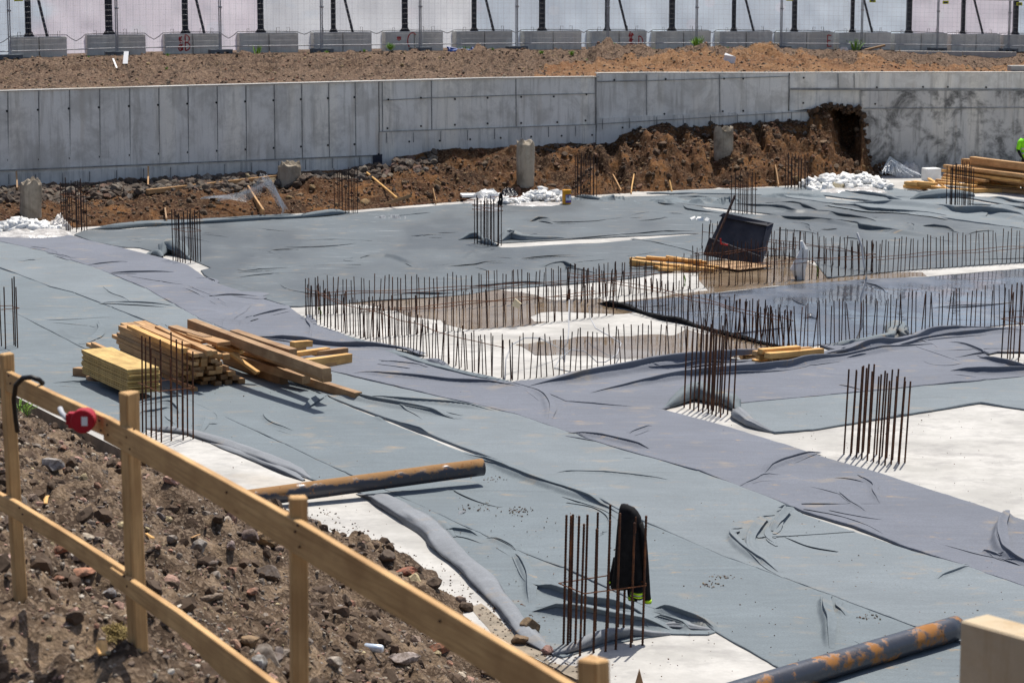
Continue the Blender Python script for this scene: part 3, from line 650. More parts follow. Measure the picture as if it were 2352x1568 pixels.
roll(s10, [(1840,733,.05),(1862,728,.2),(1874,733,.14)], .1, 'pool', flat=.7)
exec_crease = 1
LH = .5
def lump(parent, x0, x1, yb, h, mat, nm='bunched_felt', seed=0, dep=.5, peaks=3):
    """a free standing crumpled hump of felt, x0..x1 in picture units along the slab at row yb, h metres high"""
    nx, ny = 70, 30; A = GV(x0, yb); B = GV(x1, yb); V = []
    d = B-A
    for j in range(ny):
        for i in range(nx):
            u = i/(nx-1); v = j/(ny-1); e = math.sin(math.pi*u)**.45*min(1, v/.14)*(1-v)**.7
            r = max(.12, 1.05-abs(float(fbm(u*peaks*2.2+v*.8, v*1.6-u, 3, seed)))*3.4)
            z = LH*h*e*(r+float(vn(u*7, v*4+u*3, seed+1))*.25)
            yy = (v-.5)*dep*(1+.5*float(vn(u*4, 1, seed+2)))+float(vn(u*5, z*3, seed+3))*.25
            V.append((A.x+d.x*u-wloc(parent).x, A.y+d.y*u+yy-wloc(parent).y, max(z, -.005)+.004))
    i, j = np.meshgrid(np.arange(nx-1), np.arange(ny-1)); i = i.ravel(); j = j.ravel(); Fq = np.c_[j*nx+i, j*nx+i+1, (j+1)*nx+i+1, (j+1)*nx+i]
    return link(nm, np_mesh(nm, V, Fq), M[mat], parent)
lump(s8, 1372, 1450, 458, .34, 'teal', seed=3, dep=1.2, peaks=2); lump(s8, 1452, 1700, 464, .42, 'teal', seed=5, dep=1.6, peaks=3)
lump(s8, 1640, 1702, 465, .52, 'teal', seed=8, dep=1.3, peaks=2)
lump(s8, 1738, 1892, 451, .34, 'teal', seed=11, dep=1.2, peaks=1.5); lump(s8, 1880, 2010, 446, .16, 'under', seed=12, dep=.9, peaks=4)
lump(s7, 860, 935, 500, .22, 'under', seed=14, dep=1.0, peaks=3); lump(s7, 1300, 1340, 458, .16, 'teal', seed=15, dep=.6, peaks=2)
RS = .9
roll(s9, [(2092,460,.1),(2110,459,.22),(2160,457,.24),(2236,455,.24)], .24, 'teal', flat=.95, jit=.05, step=.2)
lump(s9, 2088, 2190, 456, .3, 'teal2', seed=16, dep=.8, peaks=2)
# ------------------------------------------------------------------ near earth bank (between the timber rail and the slab)
FAR = [(-400,800,-.4),(-250,850,-.4),(0,930,-.4),(56,951,-.4),(141,977,-.4),(325,1086,-.4),(366,1136,-.45),(440,1141,-.4),(520,1150,-.2),(640,1172,.01),(700,1195,.03),(775,1235,.04),(854,1264,.06),(919,1292,.08),(980,1328,.06),(1041,1368,.05),(1077,1393,.02),(1130,1440,-.1),(1206,1512,-.4),(1334,1585,-.4),(1500,1680,-.4),(1800,1850,-.4)]
fp = [(np.array(G(x, y, z)), z) for x, y, z in FAR]
fs = np.array([p@ED for p, z in fp]); fn = np.array([p@EN for p, z in fp]); fz = np.array([z for p, z in fp])
NF = 4.04; ZF = 2.98
def berm_z(s, n):
    ne = np.interp(s, fs, fn); ze = np.interp(s, fs, fz); ne = ne + fbm(s*1.3, s*0, 3, 5)*.25
    t = (ne-n)/(ne-NF); tc = t.clip(0, 1)
    prof = tc*.82+.18*(1-np.cos(tc*math.pi))/2
    z = ze+(ZF-ze)*prof
    amp = np.minimum(1, (ne-n).clip(0)*2.2+.12)
    X = ED[0]*s+EN[0]*n; Y = ED[1]*s+EN[1]*n
    z = z+amp*(fbm(X*.55, Y*.55, 3, 21)*.28+fbm(X*2.6, Y*2.6, 4, 24, .62)*.21+np.abs(fbm(X*8, Y*8, 3, 26))*.09)
    return np.where(n > ne, ze-.03-(n-ne)*.25, z)
ss = [-3.0]
while ss[-1] > -46: ss.append(ss[-1]-max(.028, .0035*(-ss[-1])))
ss = np.array(ss); ns = np.r_[np.linspace(-1.5, 3.4, 30), np.linspace(3.45, 12.2, 230)]
S, Nn = np.meshgrid(ss, ns, indexing='ij'); Z = berm_z(S, Nn); X = ED[0]*S+EN[0]*Nn; Y = ED[1]*S+EN[1]*Nn
a_, b_ = S.shape; idx = np.arange(a_*b_).reshape(a_, b_)
keep = Z[:-1, :-1] > -.52
Fq = np.stack([idx[:-1, :-1], idx[1:, :-1], idx[1:, 1:], idx[:-1, 1:]], -1)[keep]
tag(link('earth_bank', np_mesh('earth_bank', np.stack([X, Y, Z], -1).reshape(-1, 3), Fq), M['berm']), kind='structure')

# stones: numpy instanced, coloured per stone
def ico(sub=1):
    bm = bmesh.new(); bmesh.ops.create_icosphere(bm, subdivisions=sub, radius=1)
    v = np.array([x.co[:] for x in bm.verts]); f = np.array([[q.index for q in p.verts] for p in bm.faces]); bm.free(); return v, f
IC1, IC2 = ico(1), ico(2)
def stones(name, P, R, cols, sub=1, flat=(.45, .9), label=None, kind='stuff', parent=None, ang=True):
    iv, jf = IC1 if sub == 1 else IC2; k = len(iv); n = len(P)
    tm = []
    for q in range(10):
        rr = np.random.RandomState(q+40)
        v = iv*(1+(rr.rand(k, 1)-.5)*.45)
        for _ in range(5):   # chop facets
            d = rr.randn(3); d /= np.linalg.norm(d); h = rr.uniform(.45, .8); e = np.maximum(0, v@d-h); v = v-e[:, None]*d
        tm.append(v)
    tm = np.array(tm); V = tm[RNG.randint(0, 10, n)]
    sc3 = np.c_[RNG.uniform(.75, 1.3, n), RNG.uniform(.65, 1.0, n), RNG.uniform(flat[0], flat[1], n)]*R[:, None]
    V = V*sc3[:, None, :]
    a = RNG.rand(n)*6.28; b = RNG.uniform(-.5, .5, n)
    ca, sa, cb, sb = np.cos(a), np.sin(a), np.cos(b), np.sin(b)
    x, y, z = V[..., 0], V[..., 1], V[..., 2]; x, z = x*cb[:, None]-z*sb[:, None], x*sb[:, None]+z*cb[:, None]
    x, y = x*ca[:, None]-y*sa[:, None], x*sa[:, None]+y*ca[:, None]
    V = np.stack([x, y, z], -1)+P[:, None, :]
    Fc = (jf[None]+(np.arange(n)*k)[:, None, None]).reshape(-1, 3)
    me = np_mesh(name, V.reshape(-1, 3), Fc, smooth=False, col=np.repeat(cols, k, 0))
    o = link(name, me, M['stone'], parent); return tag(o, label, None, None, kind)
PAL = np.array([(.34,.29,.23),(.42,.36,.28),(.22,.19,.16),(.12,.10,.09),(.36,.22,.17),(.42,.25,.2),(.5,.45,.38),(.25,.235,.22),(.19,.14,.11),(.46,.38,.22),(.3,.15,.1)])
def palette(n, wts, pal=PAL):
    w_ = np.array(wts, float); w_ /= w_.sum(); c = pal[RNG.choice(len(pal), n, p=w_)]
    return c*RNG.uniform(.75, 1.15, (n, 1))
def scatter_berm(n, r0, r1, pw, smin, smax, nmin=4.0, dark=0):
    s = -(RNG.rand(n)**.8*(smax-smin)+smin); q = RNG.rand(n); ne = np.interp(s, fs, fn)
    nn = nmin+(ne-.02-nmin)*q; X = ED[0]*s+EN[0]*nn; Y = ED[1]*s+EN[1]*nn
    R = r0+(r1-r0)*RNG.rand(n)**pw
    keep = (vn(X*.9, Y*.9, 77)+.5+RNG.rand(n)*.6) > .45
    X, Y, s, nn, R = X[keep], Y[keep], s[keep], nn[keep], R[keep]
    return np.c_[X, Y, berm_z(s, nn)+R*.12], R
P, R = scatter_berm(26000, .008, .03, 2.2, 5, 34)
stones('gravel', P, R, palette(len(P), [3,2,4,3,1.5,1,1,2,4,1,1])*1.2)
P, R = scatter_berm(9000, .008, .026, 1.6, 7, 15, 2.5)
stones('gravel', P, R, palette(len(P), [4,5,2,1,2.5,2,3,1,2,2,1])*1.15)
P, R = scatter_berm(15000, .005, .018, 1.8, 6, 17)
stones('gravel', P, R, palette(len(P), [3,3,3,2,2,1.5,2,1,4,1.5,1])*1.05)
P, R = scatter_berm(1500, .03, .065, 1.8, 6, 34)
stones('gravel', P, R, palette(len(P), [3,2,4,3,2,1.5,1,2,4,1,1.5])*1.45, sub=2)
P, R = scatter_berm(190, .06, .12, 2.2, 7.5, 28, 4.6)
stones('rubble', P, R, palette(len(P), [3,2,4,2,2,2,1,2,4,1,2])*1.45, sub=2)
P, R = scatter_berm(3000, .02, .10, 1.8, 6, 34)
stones('soil_clods', P, R, np.tile(np.array([[.075,.048,.031]]), (len(P), 1))*RNG.uniform(.6, 1.5, (len(P), 1)), sub=2, flat=(.6, 1.0))
def berm_pt(x, y):
    """first hit of the view ray through picture point with the bank surface"""
    dx, dy, dz = ray(x, y)
    for t in np.arange(8, 40, .03):
        X, Y, Z = dx*t, dy*t, HC+dz*t; s = X*ED[0]+Y*ED[1]; n = X*EN[0]+Y*EN[1]
        if Z <= float(berm_z(np.array([s]), np.array([n]))[0]): return Vector((float(X), float(Y), float(Z)))
    return GV(x, y)
def rock(name, x, y, rpx, col, label, cat='rock', sub=2, sz=.75, elong=1.0, onslab=False, group=None):
    p = GV(x, y) if onslab else berm_pt(x, y); r = rpx/sc_at(p.y)
    iv, jf = ico(3); rr = np.random.RandomState(int(x*7+y) % 9999); v = iv*1.0
    for _ in range(11):
        d = rr.randn(3); d /= np.linalg.norm(d); h = rr.uniform(.5, .85); e = np.maximum(0, v@d-h); v = v-e[:, None]*d
    v = v*(1+np.array([fbm(v[:, 0]*2+x, v[:, 1]*2+v[:, 2]*1.7, 3, 8)]).T*.22)
    a = rr.uniform(0, 6.28) if elong == 1 else .5; v = v*np.array([r*elong, r*.8, r*sz]); v = np.c_[v[:, 0]*math.cos(a)-v[:, 1]*math.sin(a), v[:, 0]*math.sin(a)+v[:, 1]*math.cos(a), v[:, 2]+r*sz*.55]
    me = np_mesh(name, v, jf, smooth=False, col=np.tile(np.array(col), (len(v), 1)))
    return tag(link(name, me, M['stone'], None, p), label, cat, group)
rock('rock', 457,1268,27,(.27,.25,.23),'grey rock on the near earth bank, above and left of the pair of brown rocks')
rock('rock', 575,1240,24,(.16,.12,.11),'dark purplish rock leaning on a tan slab, seen under the top rail')
rock('rock', 612,1250,30,(.32,.21,.11),'large tan-orange rock right under the top rail, left of the third fence post',elong=1.5)
rock('rock', 532,1258,17,(.36,.28,.26),'pinkish-grey rock just left of the dark purplish rock')
rock('rock', 183,1324,27,(.55,.26,.16),'long orange-pink stone between the first and second fence posts',elong=1.6,sz=.5)
rock('rock', 250,1372,20,(.3,.3,.31),'small grey stone just above the lower rail near the second fence post')
rock('rock', 486,1378,24,(.33,.26,.2),'long tan stone lying alone in the smooth soil patch',elong=1.6,sz=.5)
rock('rock', 533,1317,18,(.40,.22,.15),'orange-pink stone in the middle of the bank above the long tan stone')
rock('rock', 618,1330,30,(.16,.13,.11),'dark brown boulder touching the left side of the third fence post')
rock('rock', 378,1440,22,(.14,.12,.11),'dark stone right of the second fence post below the lower rail')
rock('rock', 575,1480,28,(.30,.2,.11),'brown rock below the lower rail near the third fence post')
rock('rock', 540,1488,0.1+18,(.55,.32,.22),'pale orange stone in front of the brown rock near the third fence post')
rock('rock', 597,1531,26,(.42,.42,.40),'pale grey lumpy stone at the bottom edge left of the third fence post')
rock('rock', 768,1528,24,(.46,.40,.33),'pale tan stone below the drinks can')
rock('rock', 700,1480,22,(.40,.38,.36),'grey pointed stone left of the drinks can')
rock('rock', 925,1520,28,(.42,.36,.33),'long pinkish stone right of the drinks can, under the top rail',elong=1.7,sz=.5)
rock('brick_piece', 1010,1500,22,(.34,.14,.08),'broken red brick standing on the bank below the top rail','brick',elong=1.4)
rock('brick_piece', 925,1320,26,(.36,.13,.08),'broken red brick at the crest of the bank beside the white slab','brick',elong=1.5,sz=.5)
rock('brick_piece', 140,1270,22,(.33,.11,.06),'upright broken brick behind the lower rail left of the second post','brick')
rock('rock', 1215,1330+120,0.1+33,(.23,.16,.09),'crumbling brown clod of clay on the slab edge beside the felt roll','clod',onslab=True)
rock('rock', 1195,1478,22,(.25,.17,.1),'smaller clay clod in front of the crumbling brown clod','clod',onslab=True)
rock('rock', 1255,1500,19,(.36,.2,.17),'reddish stone on the slab edge left of the jacket bars',onslab=True)
rock('rock', 30,1170,34,(.25,.22,.19),'large grey boulder at the left frame edge behind the first fence post')
rock('rock', 5,1300,30,(.5,.34,.29),'pale pink boulder cut by the left frame edge')
rock('rock', 885,1289,26,(.13,.1,.08),'dark clod on the crest of the bank above the top rail','clod')
rock('rock', 830,1262,20,(.14,.11,.08),'small dark clod left of the bigger one on the crest of the bank','clod')
# small crumbs fallen on the felt and the slab
def crumbs(cl, n, sx, sy, r, pal):
    P = []; R = []
    for (x, y) in cl:
        for _ in range(n):
            X, Y = G(x+random.gauss(0, sx), y+random.gauss(0, sy)); rr = r*random.uniform(.4, 1.4); P.append((float(X), float(Y), .03+rr*.1)); R.append(rr)
    return np.array(P), np.array(R)
P1, R1 = crumbs([(1200,1175),(1125,1105),(1100,1171),(1640,1348),(1660,1330),(1995,1425),(1185,1180),(1440,1260)], 26, 16, 4, .012, None)
P2 = []; R2 = []
for _ in range(900):
    x = random.uniform(350, 2352); y = random.uniform(900, 1560)
    if inside(np.array([x]), np.array([y]), L3+OUT+[(-150,700)])[0] or True:
        X, Y = G(x, y); P2.append((float(X), float(Y), .026)); R2.append(random.uniform(.004, .012))
for _ in range(420):
    x = random.uniform(1100, 1340); y = random.uniform(1380, 1560); X, Y = G(x, y)
    if X*EN[0]+Y*EN[1] > n_edge+.05: P2.append((float(X), float(Y), .004)); R2.append(random.uniform(.004, .02))
for _ in range(260):
    t_ = random.random(); x = 700+t_*500; y = 1200+t_*260-random.uniform(0, 60); X, Y = G(x, y); P2.append((float(X), float(Y), .004)); R2.append(random.uniform(.004, .016))
P = np.r_[P1, np.array(P2)]; R = np.r_[R1, np.array(R2)]
stones('soil_crumbs', P, R, palette(len(P), [1,0,3,4,2,1,.3,1,4,1,1])*.75)
# tan soil film on the slab's near edge
sheet('soil_patch', [(1075,1390),(1105,1385),(1150,1425),(1185,1462),(1215,1462),(1262,1520),(1330,1530),(1345,1580),(1334,1562),(1206,1503),(1130,1455)], .003, 'sand2' if 'sand2' in M else 'slabside', kind='structure', flat=True, skirt=False, amp=6)

# ------------------------------------------------------------------ far earth bank under the retaining wall
YW = lambda x: 1/np.interp(x, [-300,0,870,1370,1810,2352,2600], [1/60.7,1/62.3,1/67.5,1/71.4,1/73.0,1/74.0,1/74.4])
SLABBACK = [(-300,566),(0,540),(193,522),(450,508),(632,494),(819,483),(1024,466),(1160,456),(1317,451),(1451,444),(1585,436),(1773,429),(1960,418),(2060,402),(2150,392),(2352,388),(2600,384)]
BTOP = [(-300,432),(0,426),(146,420),(264,410),(469,400),(630,397),(690,389),(763,386),(837,382),(903,383),(905,357),(977,345),(1174,331),(1321,326),(1365,322),(1397,316),(1464,294),(1505,287),(1666,281),(1855,275),(1862,254),(1880,249),(1910,243),(1940,247),(1965,249),(1979,262),(1986,310),(1992,350),(2003,378),(2060,374),(2130,368),(2204,370),(2352,376),(2600,378)]
bx = np.array([p[0] for p in BTOP]); by = np.array([p[1] for p in BTOP])
xs = np.unique(np.r_[np.arange(-280, 2580, 3.0)]); nv = 70
back_x = np.interp(xs, [p[0] for p in SLABBACK], [p[1] for p in SLABBACK]); ytop = np.interp(xs, bx, by)
rec = 1.7*np.clip((xs-1900+vn(xs/9, 0, 3)*20)/34, 0, 1)*np.clip((1974-xs+vn(xs/7, 4, 3)*16)/14, 0, 1); yw = YW(xs)+.12+rec
X0, Y0 = G(xs, back_x); dx, dy, dz = ray(xs, ytop); tt = yw/dy; X1, Y1, Z1 = dx*tt, yw, HC+dz*tt
V = np.zeros((len(xs), nv, 3))
for j in range(nv):
    v = j/(nv-1); X = X0+(X1-X0)*v; Y = Y0+(Y1-Y0)*v
    left = np.clip((1100-xs)/300, 0, 1)
    pr = left*(.42*np.sin(min(1, v*2.4)*math.pi/2)+.58*v**3)+(1-left)*(.55*v+.45*(1-(1-v)**2.2))
    amp = np.sin(math.pi*min(1, v*1.02))**.6
    z = Z1*pr + amp*(1-.45*left)*(fbm(X*.8, Y*.9, 3, 31)*.5+fbm(X*2.6, Y*2.2, 4, 33, .6)*.22+np.abs(fbm(X*6, Y*6, 3, 35))*.12)
    # rain gullies running down the slope on the right half
    g_ = np.clip((xs-1150)/200, 0, 1)*amp*np.maximum(0, fbm(X*2.1+v*.8, Y*.25, 3, 38, .6)+.1)*.8
    z = z-g_+.1*left*amp
    if v == 0: z = z*0-.03
    V[:, j] = np.c_[X, Y, np.maximum(z, -.04)]
a_, b_ = len(xs), nv; idx = np.arange(a_*b_).reshape(a_, b_); Fq = np.stack([idx[:-1, :-1], idx[1:, :-1], idx[1:, 1:], idx[:-1, 1:]], -1).reshape(-1, 4)
tag(link('earth_slope', np_mesh('earth_slope', V.reshape(-1, 3), Fq), M['bank']), kind='structure')
BV = V
def bank_pt(x, v):
    i = int(np.clip(np.searchsorted(xs, x), 0, len(xs)-1)); return Vector(BV[i, int(v*(nv-1))])
def bank_hit(x, y):
    i = int(np.clip(np.searchsorted(xs, x), 0, len(xs)-1)); best = None
    for j in range(nv):
        p = BV[i, j]; yy = CY + F*((-(p[2]-HC)*CP-p[1]*SP)/(p[1]*CP-(p[2]-HC)*SP))
        if best is None or abs(yy-y) < best[0]: best = (abs(yy-y), j)
    return Vector(BV[i, best[1]])
def scatter_bank(n, x0, x1, v0, v1, r0, r1, pw):
    i = np.searchsorted(xs, RNG.uniform(x0, x1, n)).clip(0, len(xs)-1); j = (RNG.uniform(v0, v1, n)*(nv-1)).astype(int)
    R = r0+(r1-r0)*RNG.rand(n)**pw; P = BV[i, j]+np.c_[RNG.uniform(-.03, .03, (n, 2)), R*.15]; return P, R
P, R = scatter_bank(1300, -50, 1000, .5, .93, .05, .19, 1.6); stones('rubble', P, R, palette(len(P), [1,1,3,4,.5,.5,1,2,3,.2,.3])*.46, sub=2)
P, R = scatter_bank(7000, -50, 2380, .03, .95, .015, .07, 2.4); stones('gravel', P, R, palette(len(P), [1,.4,3,3,2,.6,.5,.6,6,1.5,3])*np.array([.62,.48,.36]))
P, R = scatter_bank(500, -50, 2380, .05, .9, .05, .14, 2); stones('rubble', P, R, palette(len(P), [1,.5,4,5,2,.6,.4,.6,6,1,2])*np.array([.55,.42,.3]), sub=2)
P, R = scatter_bank(260, 1150, 1850, .75, .97, .03, .10, 1.6); stones('rubble', P, R, palette(len(P), [1,1,3,4,.5,.5,.6,3,4,.2,.3])*.45, sub=2)

# ------------------------------------------------------------------ retaining wall
WT = [(-300,217),(0,210),(430,198),(870,187),(1130,180),(1368,177),(1370,169),(1480,168),(1810,168),(2000,167),(2352,167),(2600,168)]
wx = [p[0] for p in WT]; wy = [p[1] for p in WT]
def wall_pt(x, y, off=0.0): return PV(x, y, float(YW(x))-off)
wall = empty('retaining_wall', wall_pt(1176, 430), 'long grey cast concrete retaining wall behind the slab, stained and jointed into panels', 'wall')
def wall_strip(nm, x0, x1, top, bot, th, off, mat, step=20):
    """a run of wall between picture columns, real thickness th, front face standing off metres in front of the wall line"""
    xs_ = list(np.arange(x0, x1, step))+[x1]; v = []; fcs = []
    for x in xs_:
        yt = top(x); yb = bot(x); a = wall_pt(x, yt, off); zb = yb if isinstance(yb, float) and yb < 10 else None
        b = Vector((a.x, a.y, zb)) if zb is not None else wall_pt(x, yb, off)
        b.x = a.x; b.y = a.y; bk = Vector((a.x, a.y, 0)).normalized()*th
        v += [a, b, b+bk, a+bk]
    for i in range(len(xs_)-1):
        o = i*4; n_ = o+4
        for k in range(4): fcs.append((o+k, n_+k, n_+(k+1) % 4, o+(k+1) % 4))
    fcs += [(0,1,2,3), (len(v)-1, len(v)-2, len(v)-3, len(v)-4)]
    mb = MB(); mb.add(v, fcs); return build(nm, mb, M[mat], wall)
top = lambda x: float(np.interp(x, wx, wy))
foot = lambda x: float(np.interp(x, [-300,0,100,632,760,869,871,1000,1190,1368,1370,1500,1700,1858,1870,2352], [400,398,397,368,361,357,303,300,291,286,272,266,259,255,250,250]))
low = lambda x: -0.3
wall_strip('wall_face', -300, 869, top, foot, .35, 0, 'wall'); wall_strip('wall_face', 871, 1368, top, foot, .35, .004, 'wall')
wall_strip('wall_face', 1370, 1812, top, foot, .38, .03, 'wall'); wall_strip('wall_face', 1814, 1861, top, lambda x: 206.0, .35, .02, 'wall')
wall_strip('wall_face', 1861, 2352+250, top, lambda x: float(np.interp(x, [1861,2352], [206,208])), .35, .02, 'wall')
wall_strip('wall_footing', -300, 869, foot, low, .35, .05, 'wall2'); wall_strip('wall_footing', 871, 1368, foot, low, .35, .06, 'wall2')
wall_strip('wall_footing', 1370, 1860, lambda x: foot(x), low, .35, .07, 'wall2')
wall_strip('wall_footing', 1814, 1978, lambda x: 206.5, lambda x: float(np.interp(x, [1814,1861,1910,1978], [256,250,243,250]))+(0 if x < 1862 else float(vn(x/7, 2, 6))*9), .30, -.01, 'wall2', 8)
wall_strip('rough_wall_face', 1978, 2602, lambda x: 209.0, low, .35, .05, 'shot')
cap = MB()
for i in range(len(wx)-1):
    for x in np.arange(wx[i], wx[i+1], 30):
        x2 = min(x+30, wx[i+1])
        if x2-x < 5: continue
        a = wall_pt(x, top(x), -.17); b = wall_pt(x2, top(x2), -.17); cap.beam(a+Vector((0,0,.012)), b+Vector((0,0,.012)), .40, .022)
build('wall_cap', cap, M['slab'], wall)
jt = MB()
def jl(x0, y0, x1, y1, wd=.018, off=.012):
    n_ = max(1, int(abs(x1-x0)/25))
    for k in range(n_):
        xa = x0+(x1-x0)*k/n_; xb = x0+(x1-x0)*(k+1)/n_; a = wall_pt(xa, y0+(y1-y0)*k/n_, off); b = wall_pt(xb, y0+(y1-y0)*(k+1)/n_, off)
        jt.beam(a, b, .02, wd) if abs(x1-x0) > 2 else jt.beam(a, b, wd, .02)
for x in [18,89,160,229,298,365,432,499,565,630,693,755,816]: jl(x, top(x)+2, x+1.5, foot(x)-1, .022)
for x in [878,991,1185]: jl(x, top(x)+2, x+1, foot(x)-1, .022, .018)
jl(878,231,991,225,.02,.018); jl(991,225,1185,219,.02,.018); jl(1185,219,1366,215,.02,.018); jl(1369,178,1369.8,300,.05,.05)
jl(1372,188,1484,186,.03,.045); jl(1484,186,1810,176,.015,.045)
for x in [1485,1653,1812]: jl(x, 172, x+.5, foot(x)-2, .02, .045)
for x in [1925,1960+2]: jl(x, 170, x+.5, 204, .015, .04)
jl(1815,205,2352,207,.06,.035); jl(1985,250,2352,248,.03,.065)
for i in range(0, 31): 
    x = i*62+20
    if x < 1850: jl(x, foot(x)+3, x, foot(x)+26, .012, .085)
jl(-200,400,868,357,.03,.065); jl(872,303,1368,286,.02,.07); jl(1372,285,1858,256,.02,.08)
build('formwork_joint', jt, M['joint'], wall)
hl = MB()
for i, x in enumerate([18,89,160,229,298,365,432,499,565,630,693,755,816]):
    for yy in (top(x)+46-i*.9, top(x)+ (foot(x)-top(x))*.84):
        p = wall_pt(x-2, yy, .012); hl.tube([p, p+Vector((0,-.012,0))], .03, 8)
for x, y in [(892,229),(967,225),(1045,228),(1120,225),(1197,223),(1272,222),(1347,217),(890,295),(967,290),(1045,287),(1120,284),(1197,283),(1280,281),(1345,277),(1411,184),(1529,182),(1663,181),(1707,181),(1846,179),(1526,262),(1660,256),(1707,255),(1845,237),(2014,201),(2120,200),(2177,200),(2265,201),(1935,240),(2010,239)]:
    p = wall_pt(x, y, .05); hl.tube([p, p+Vector((0,-.012,0))], .03, 8)
for i in range(26):
    x = 30+i*70; p = wall_pt(x, foot(x)+ (34 if x < 870 else 24), .075)
    if x < 1850: hl.tube([p, p+Vector((0,-.012,0))], .028, 8)
build('tie_hole', hl, M['hole'], wall)
# dark painted patch on the footing
mb = MB(); mb.slab([wall_pt(856,357,.09), wall_pt(878,354,.09), wall_pt(878,381,.09), wall_pt(857,384,.09)], (0,.02,0)); build('tar_patch', mb, M['bpost'], wall)

# ------------------------------------------------------------------ upper ground between wall and site fence
YF = lambda x: 1/(1/75.0+(1/93.0-1/75.0)*(np.asarray(x, float)-22)/2295.0)
FB = lambda x: np.interp(x, [-300,0,60,240,500,760,1000,1190,1400,1600,1800,2000,2150,2352,2600], [145,137,135,129,124,121,118,116,115,114.5,115,116.5,118,120,122])
def fz_(x): dx, dy, dz = ray(x, FB(x)); return HC+dz*YF(x)/dy
xs2 = np.arange(-280, 2600, 3.2); nv2 = 60
wyv = np.interp(xs2, wx, wy); dxw, dyw, dzw = ray(xs2, wyv); yw2 = YW(xs2)+.30; t2 = yw2/dyw; XA, YA, ZA = dxw*t2, yw2, HC+dzw*t2-.02
dxf, dyf, dzf = ray(xs2, FB(xs2)); t3 = YF(xs2)/dyf; XB, YB, ZB = dxf*t3, YF(xs2), HC+dzf*t3
V = np.zeros((len(xs2), nv2+6, 3))
crest = np.interp(xs2, [-300,0,300,500,600,760,960,1100,1250,1330,1400,1520,1640,1760,1850,1950,2080,2200,2352,2600], [0,.02,.02,.0,.12,.1,.08,.32,.05,.05,.38,.2,.38,.25,.15,.1,-.05,-.5,-.55,-.5])
for j in range(nv2):
    v = j/(nv2-1); X = XA+(XB-XA)*v; Y = YA+(YB-YA)*v; z = ZA+(ZB-ZA)*v
    amp = math.sin(math.pi*min(1, v*1.0))**.7; hump = math.exp(-((v-.62)/.24)**2)
    z = z+amp*(fbm(X*.7, Y*.4, 3, 41)*.32+fbm(X*2.5, Y*1.2, 4, 43, .6)*.32-np.abs(fbm(X*1.1, Y*.35, 3, 45))*.25*np.clip((xs2-1500)/300, .25, 1))+crest*hump+.10*math.exp(-((v-.25)/.2)**2)*np.maximum(0, fbm(X*.8, Y*.4, 3, 47)+.2)*2
    V[:, j] = np.c_[X, Y, z]
for k in range(6):
    V[:, nv2+k] = np.c_[XB*(1+.006*(k+1)*3), YB*(1+.006*(k+1)*3), ZB-.02]
nv3 = nv2+6; idx = np.arange(len(xs2)*nv3).reshape(len(xs2), nv3); Fq = np.stack([idx[:-1, :-1], idx[1:, :-1], idx[1:, 1:], idx[:-1, 1:]], -1).reshape(-1, 4)
ug = link('upper_ground', np_mesh('upper_ground', V.reshape(-1, 3), Fq), M['gravel']); tag(ug, kind='structure'); ug.data.materials.append(M['sand'])
ii, jj = np.meshgrid(np.arange(len(xs2)-1), np.arange(nv3-1), indexing='ij'); xf = xs2[ii]; vf = jj/(nv2-1)
lim = np.interp(xf, [0, 1180, 1230, 1330, 1500, 1640, 1800, 2000, 2352], [-1, -.3, .22, .28, .46, .55, .55, .5, .52])+fbm(V[:-1, :-1, 0]*.9, V[:-1, :-1, 1]*.5, 4, 49)*.35
ug.data.polygons.foreach_set('material_index', (vf < lim).astype(np.int32).ravel()); ug.data.update()
UV = V
def up_pt(x, v): return Vector(UV[int(np.clip(np.searchsorted(xs2, x), 0, len(xs2)-1)), int(v*(nv2-1))])
i = RNG.randint(0, len(xs2), 12000); j = RNG.randint(1, nv2-2, 12000); R = .018+.05*RNG.rand(12000)**3
stones('gravel', UV[i, j]+np.c_[RNG.uniform(-.05,.05,(12000,2)), R*.15], R, palette(12000, [4,3,3,1,1.5,1,.6,.5,2.5,3,.8])*np.array([.8,.7,.6]))
SANDY = 1
'''
sd_ = [(1320,1.4),(1395,1.2),(1480,1.6),(1600,1.8),(1720,2),(1850,1.5),(1960,1.2),(2090,1.1),(2160,1.3),(2240,1.2),(2310,1.0),(1250,.9)]
for k, (x, r) in enumerate(sd_):
    iv, jf = ico(4); p = up_pt(x, .14); v = iv*np.array([r*1.7, 1.6, .14+.05*(k % 3)]); v = v*(1+fbm(v[:, 0]*1.8+k, v[:, 1]*1.8+v[:, 2], 4, 60)[:, None]*.8); v[:, 2] = np.maximum(v[:, 2], -.2)
    tag(link('sand_heap', np_mesh('sand_heap', v, jf), M['sand'], None, p), kind='structure')
'''
# ground behind the hoarding
me = np_mesh('road', [(-200, 74, 2.55), (200, 74, 2.55), (200, 400, 2.5), (-200, 400, 2.5)], np.array([[0,1,2,3]])); me2 = me
for v in me.vertices: pass
tag(link('road', me, M['gravel'], None, (0, 10, -.3)), kind='structure')

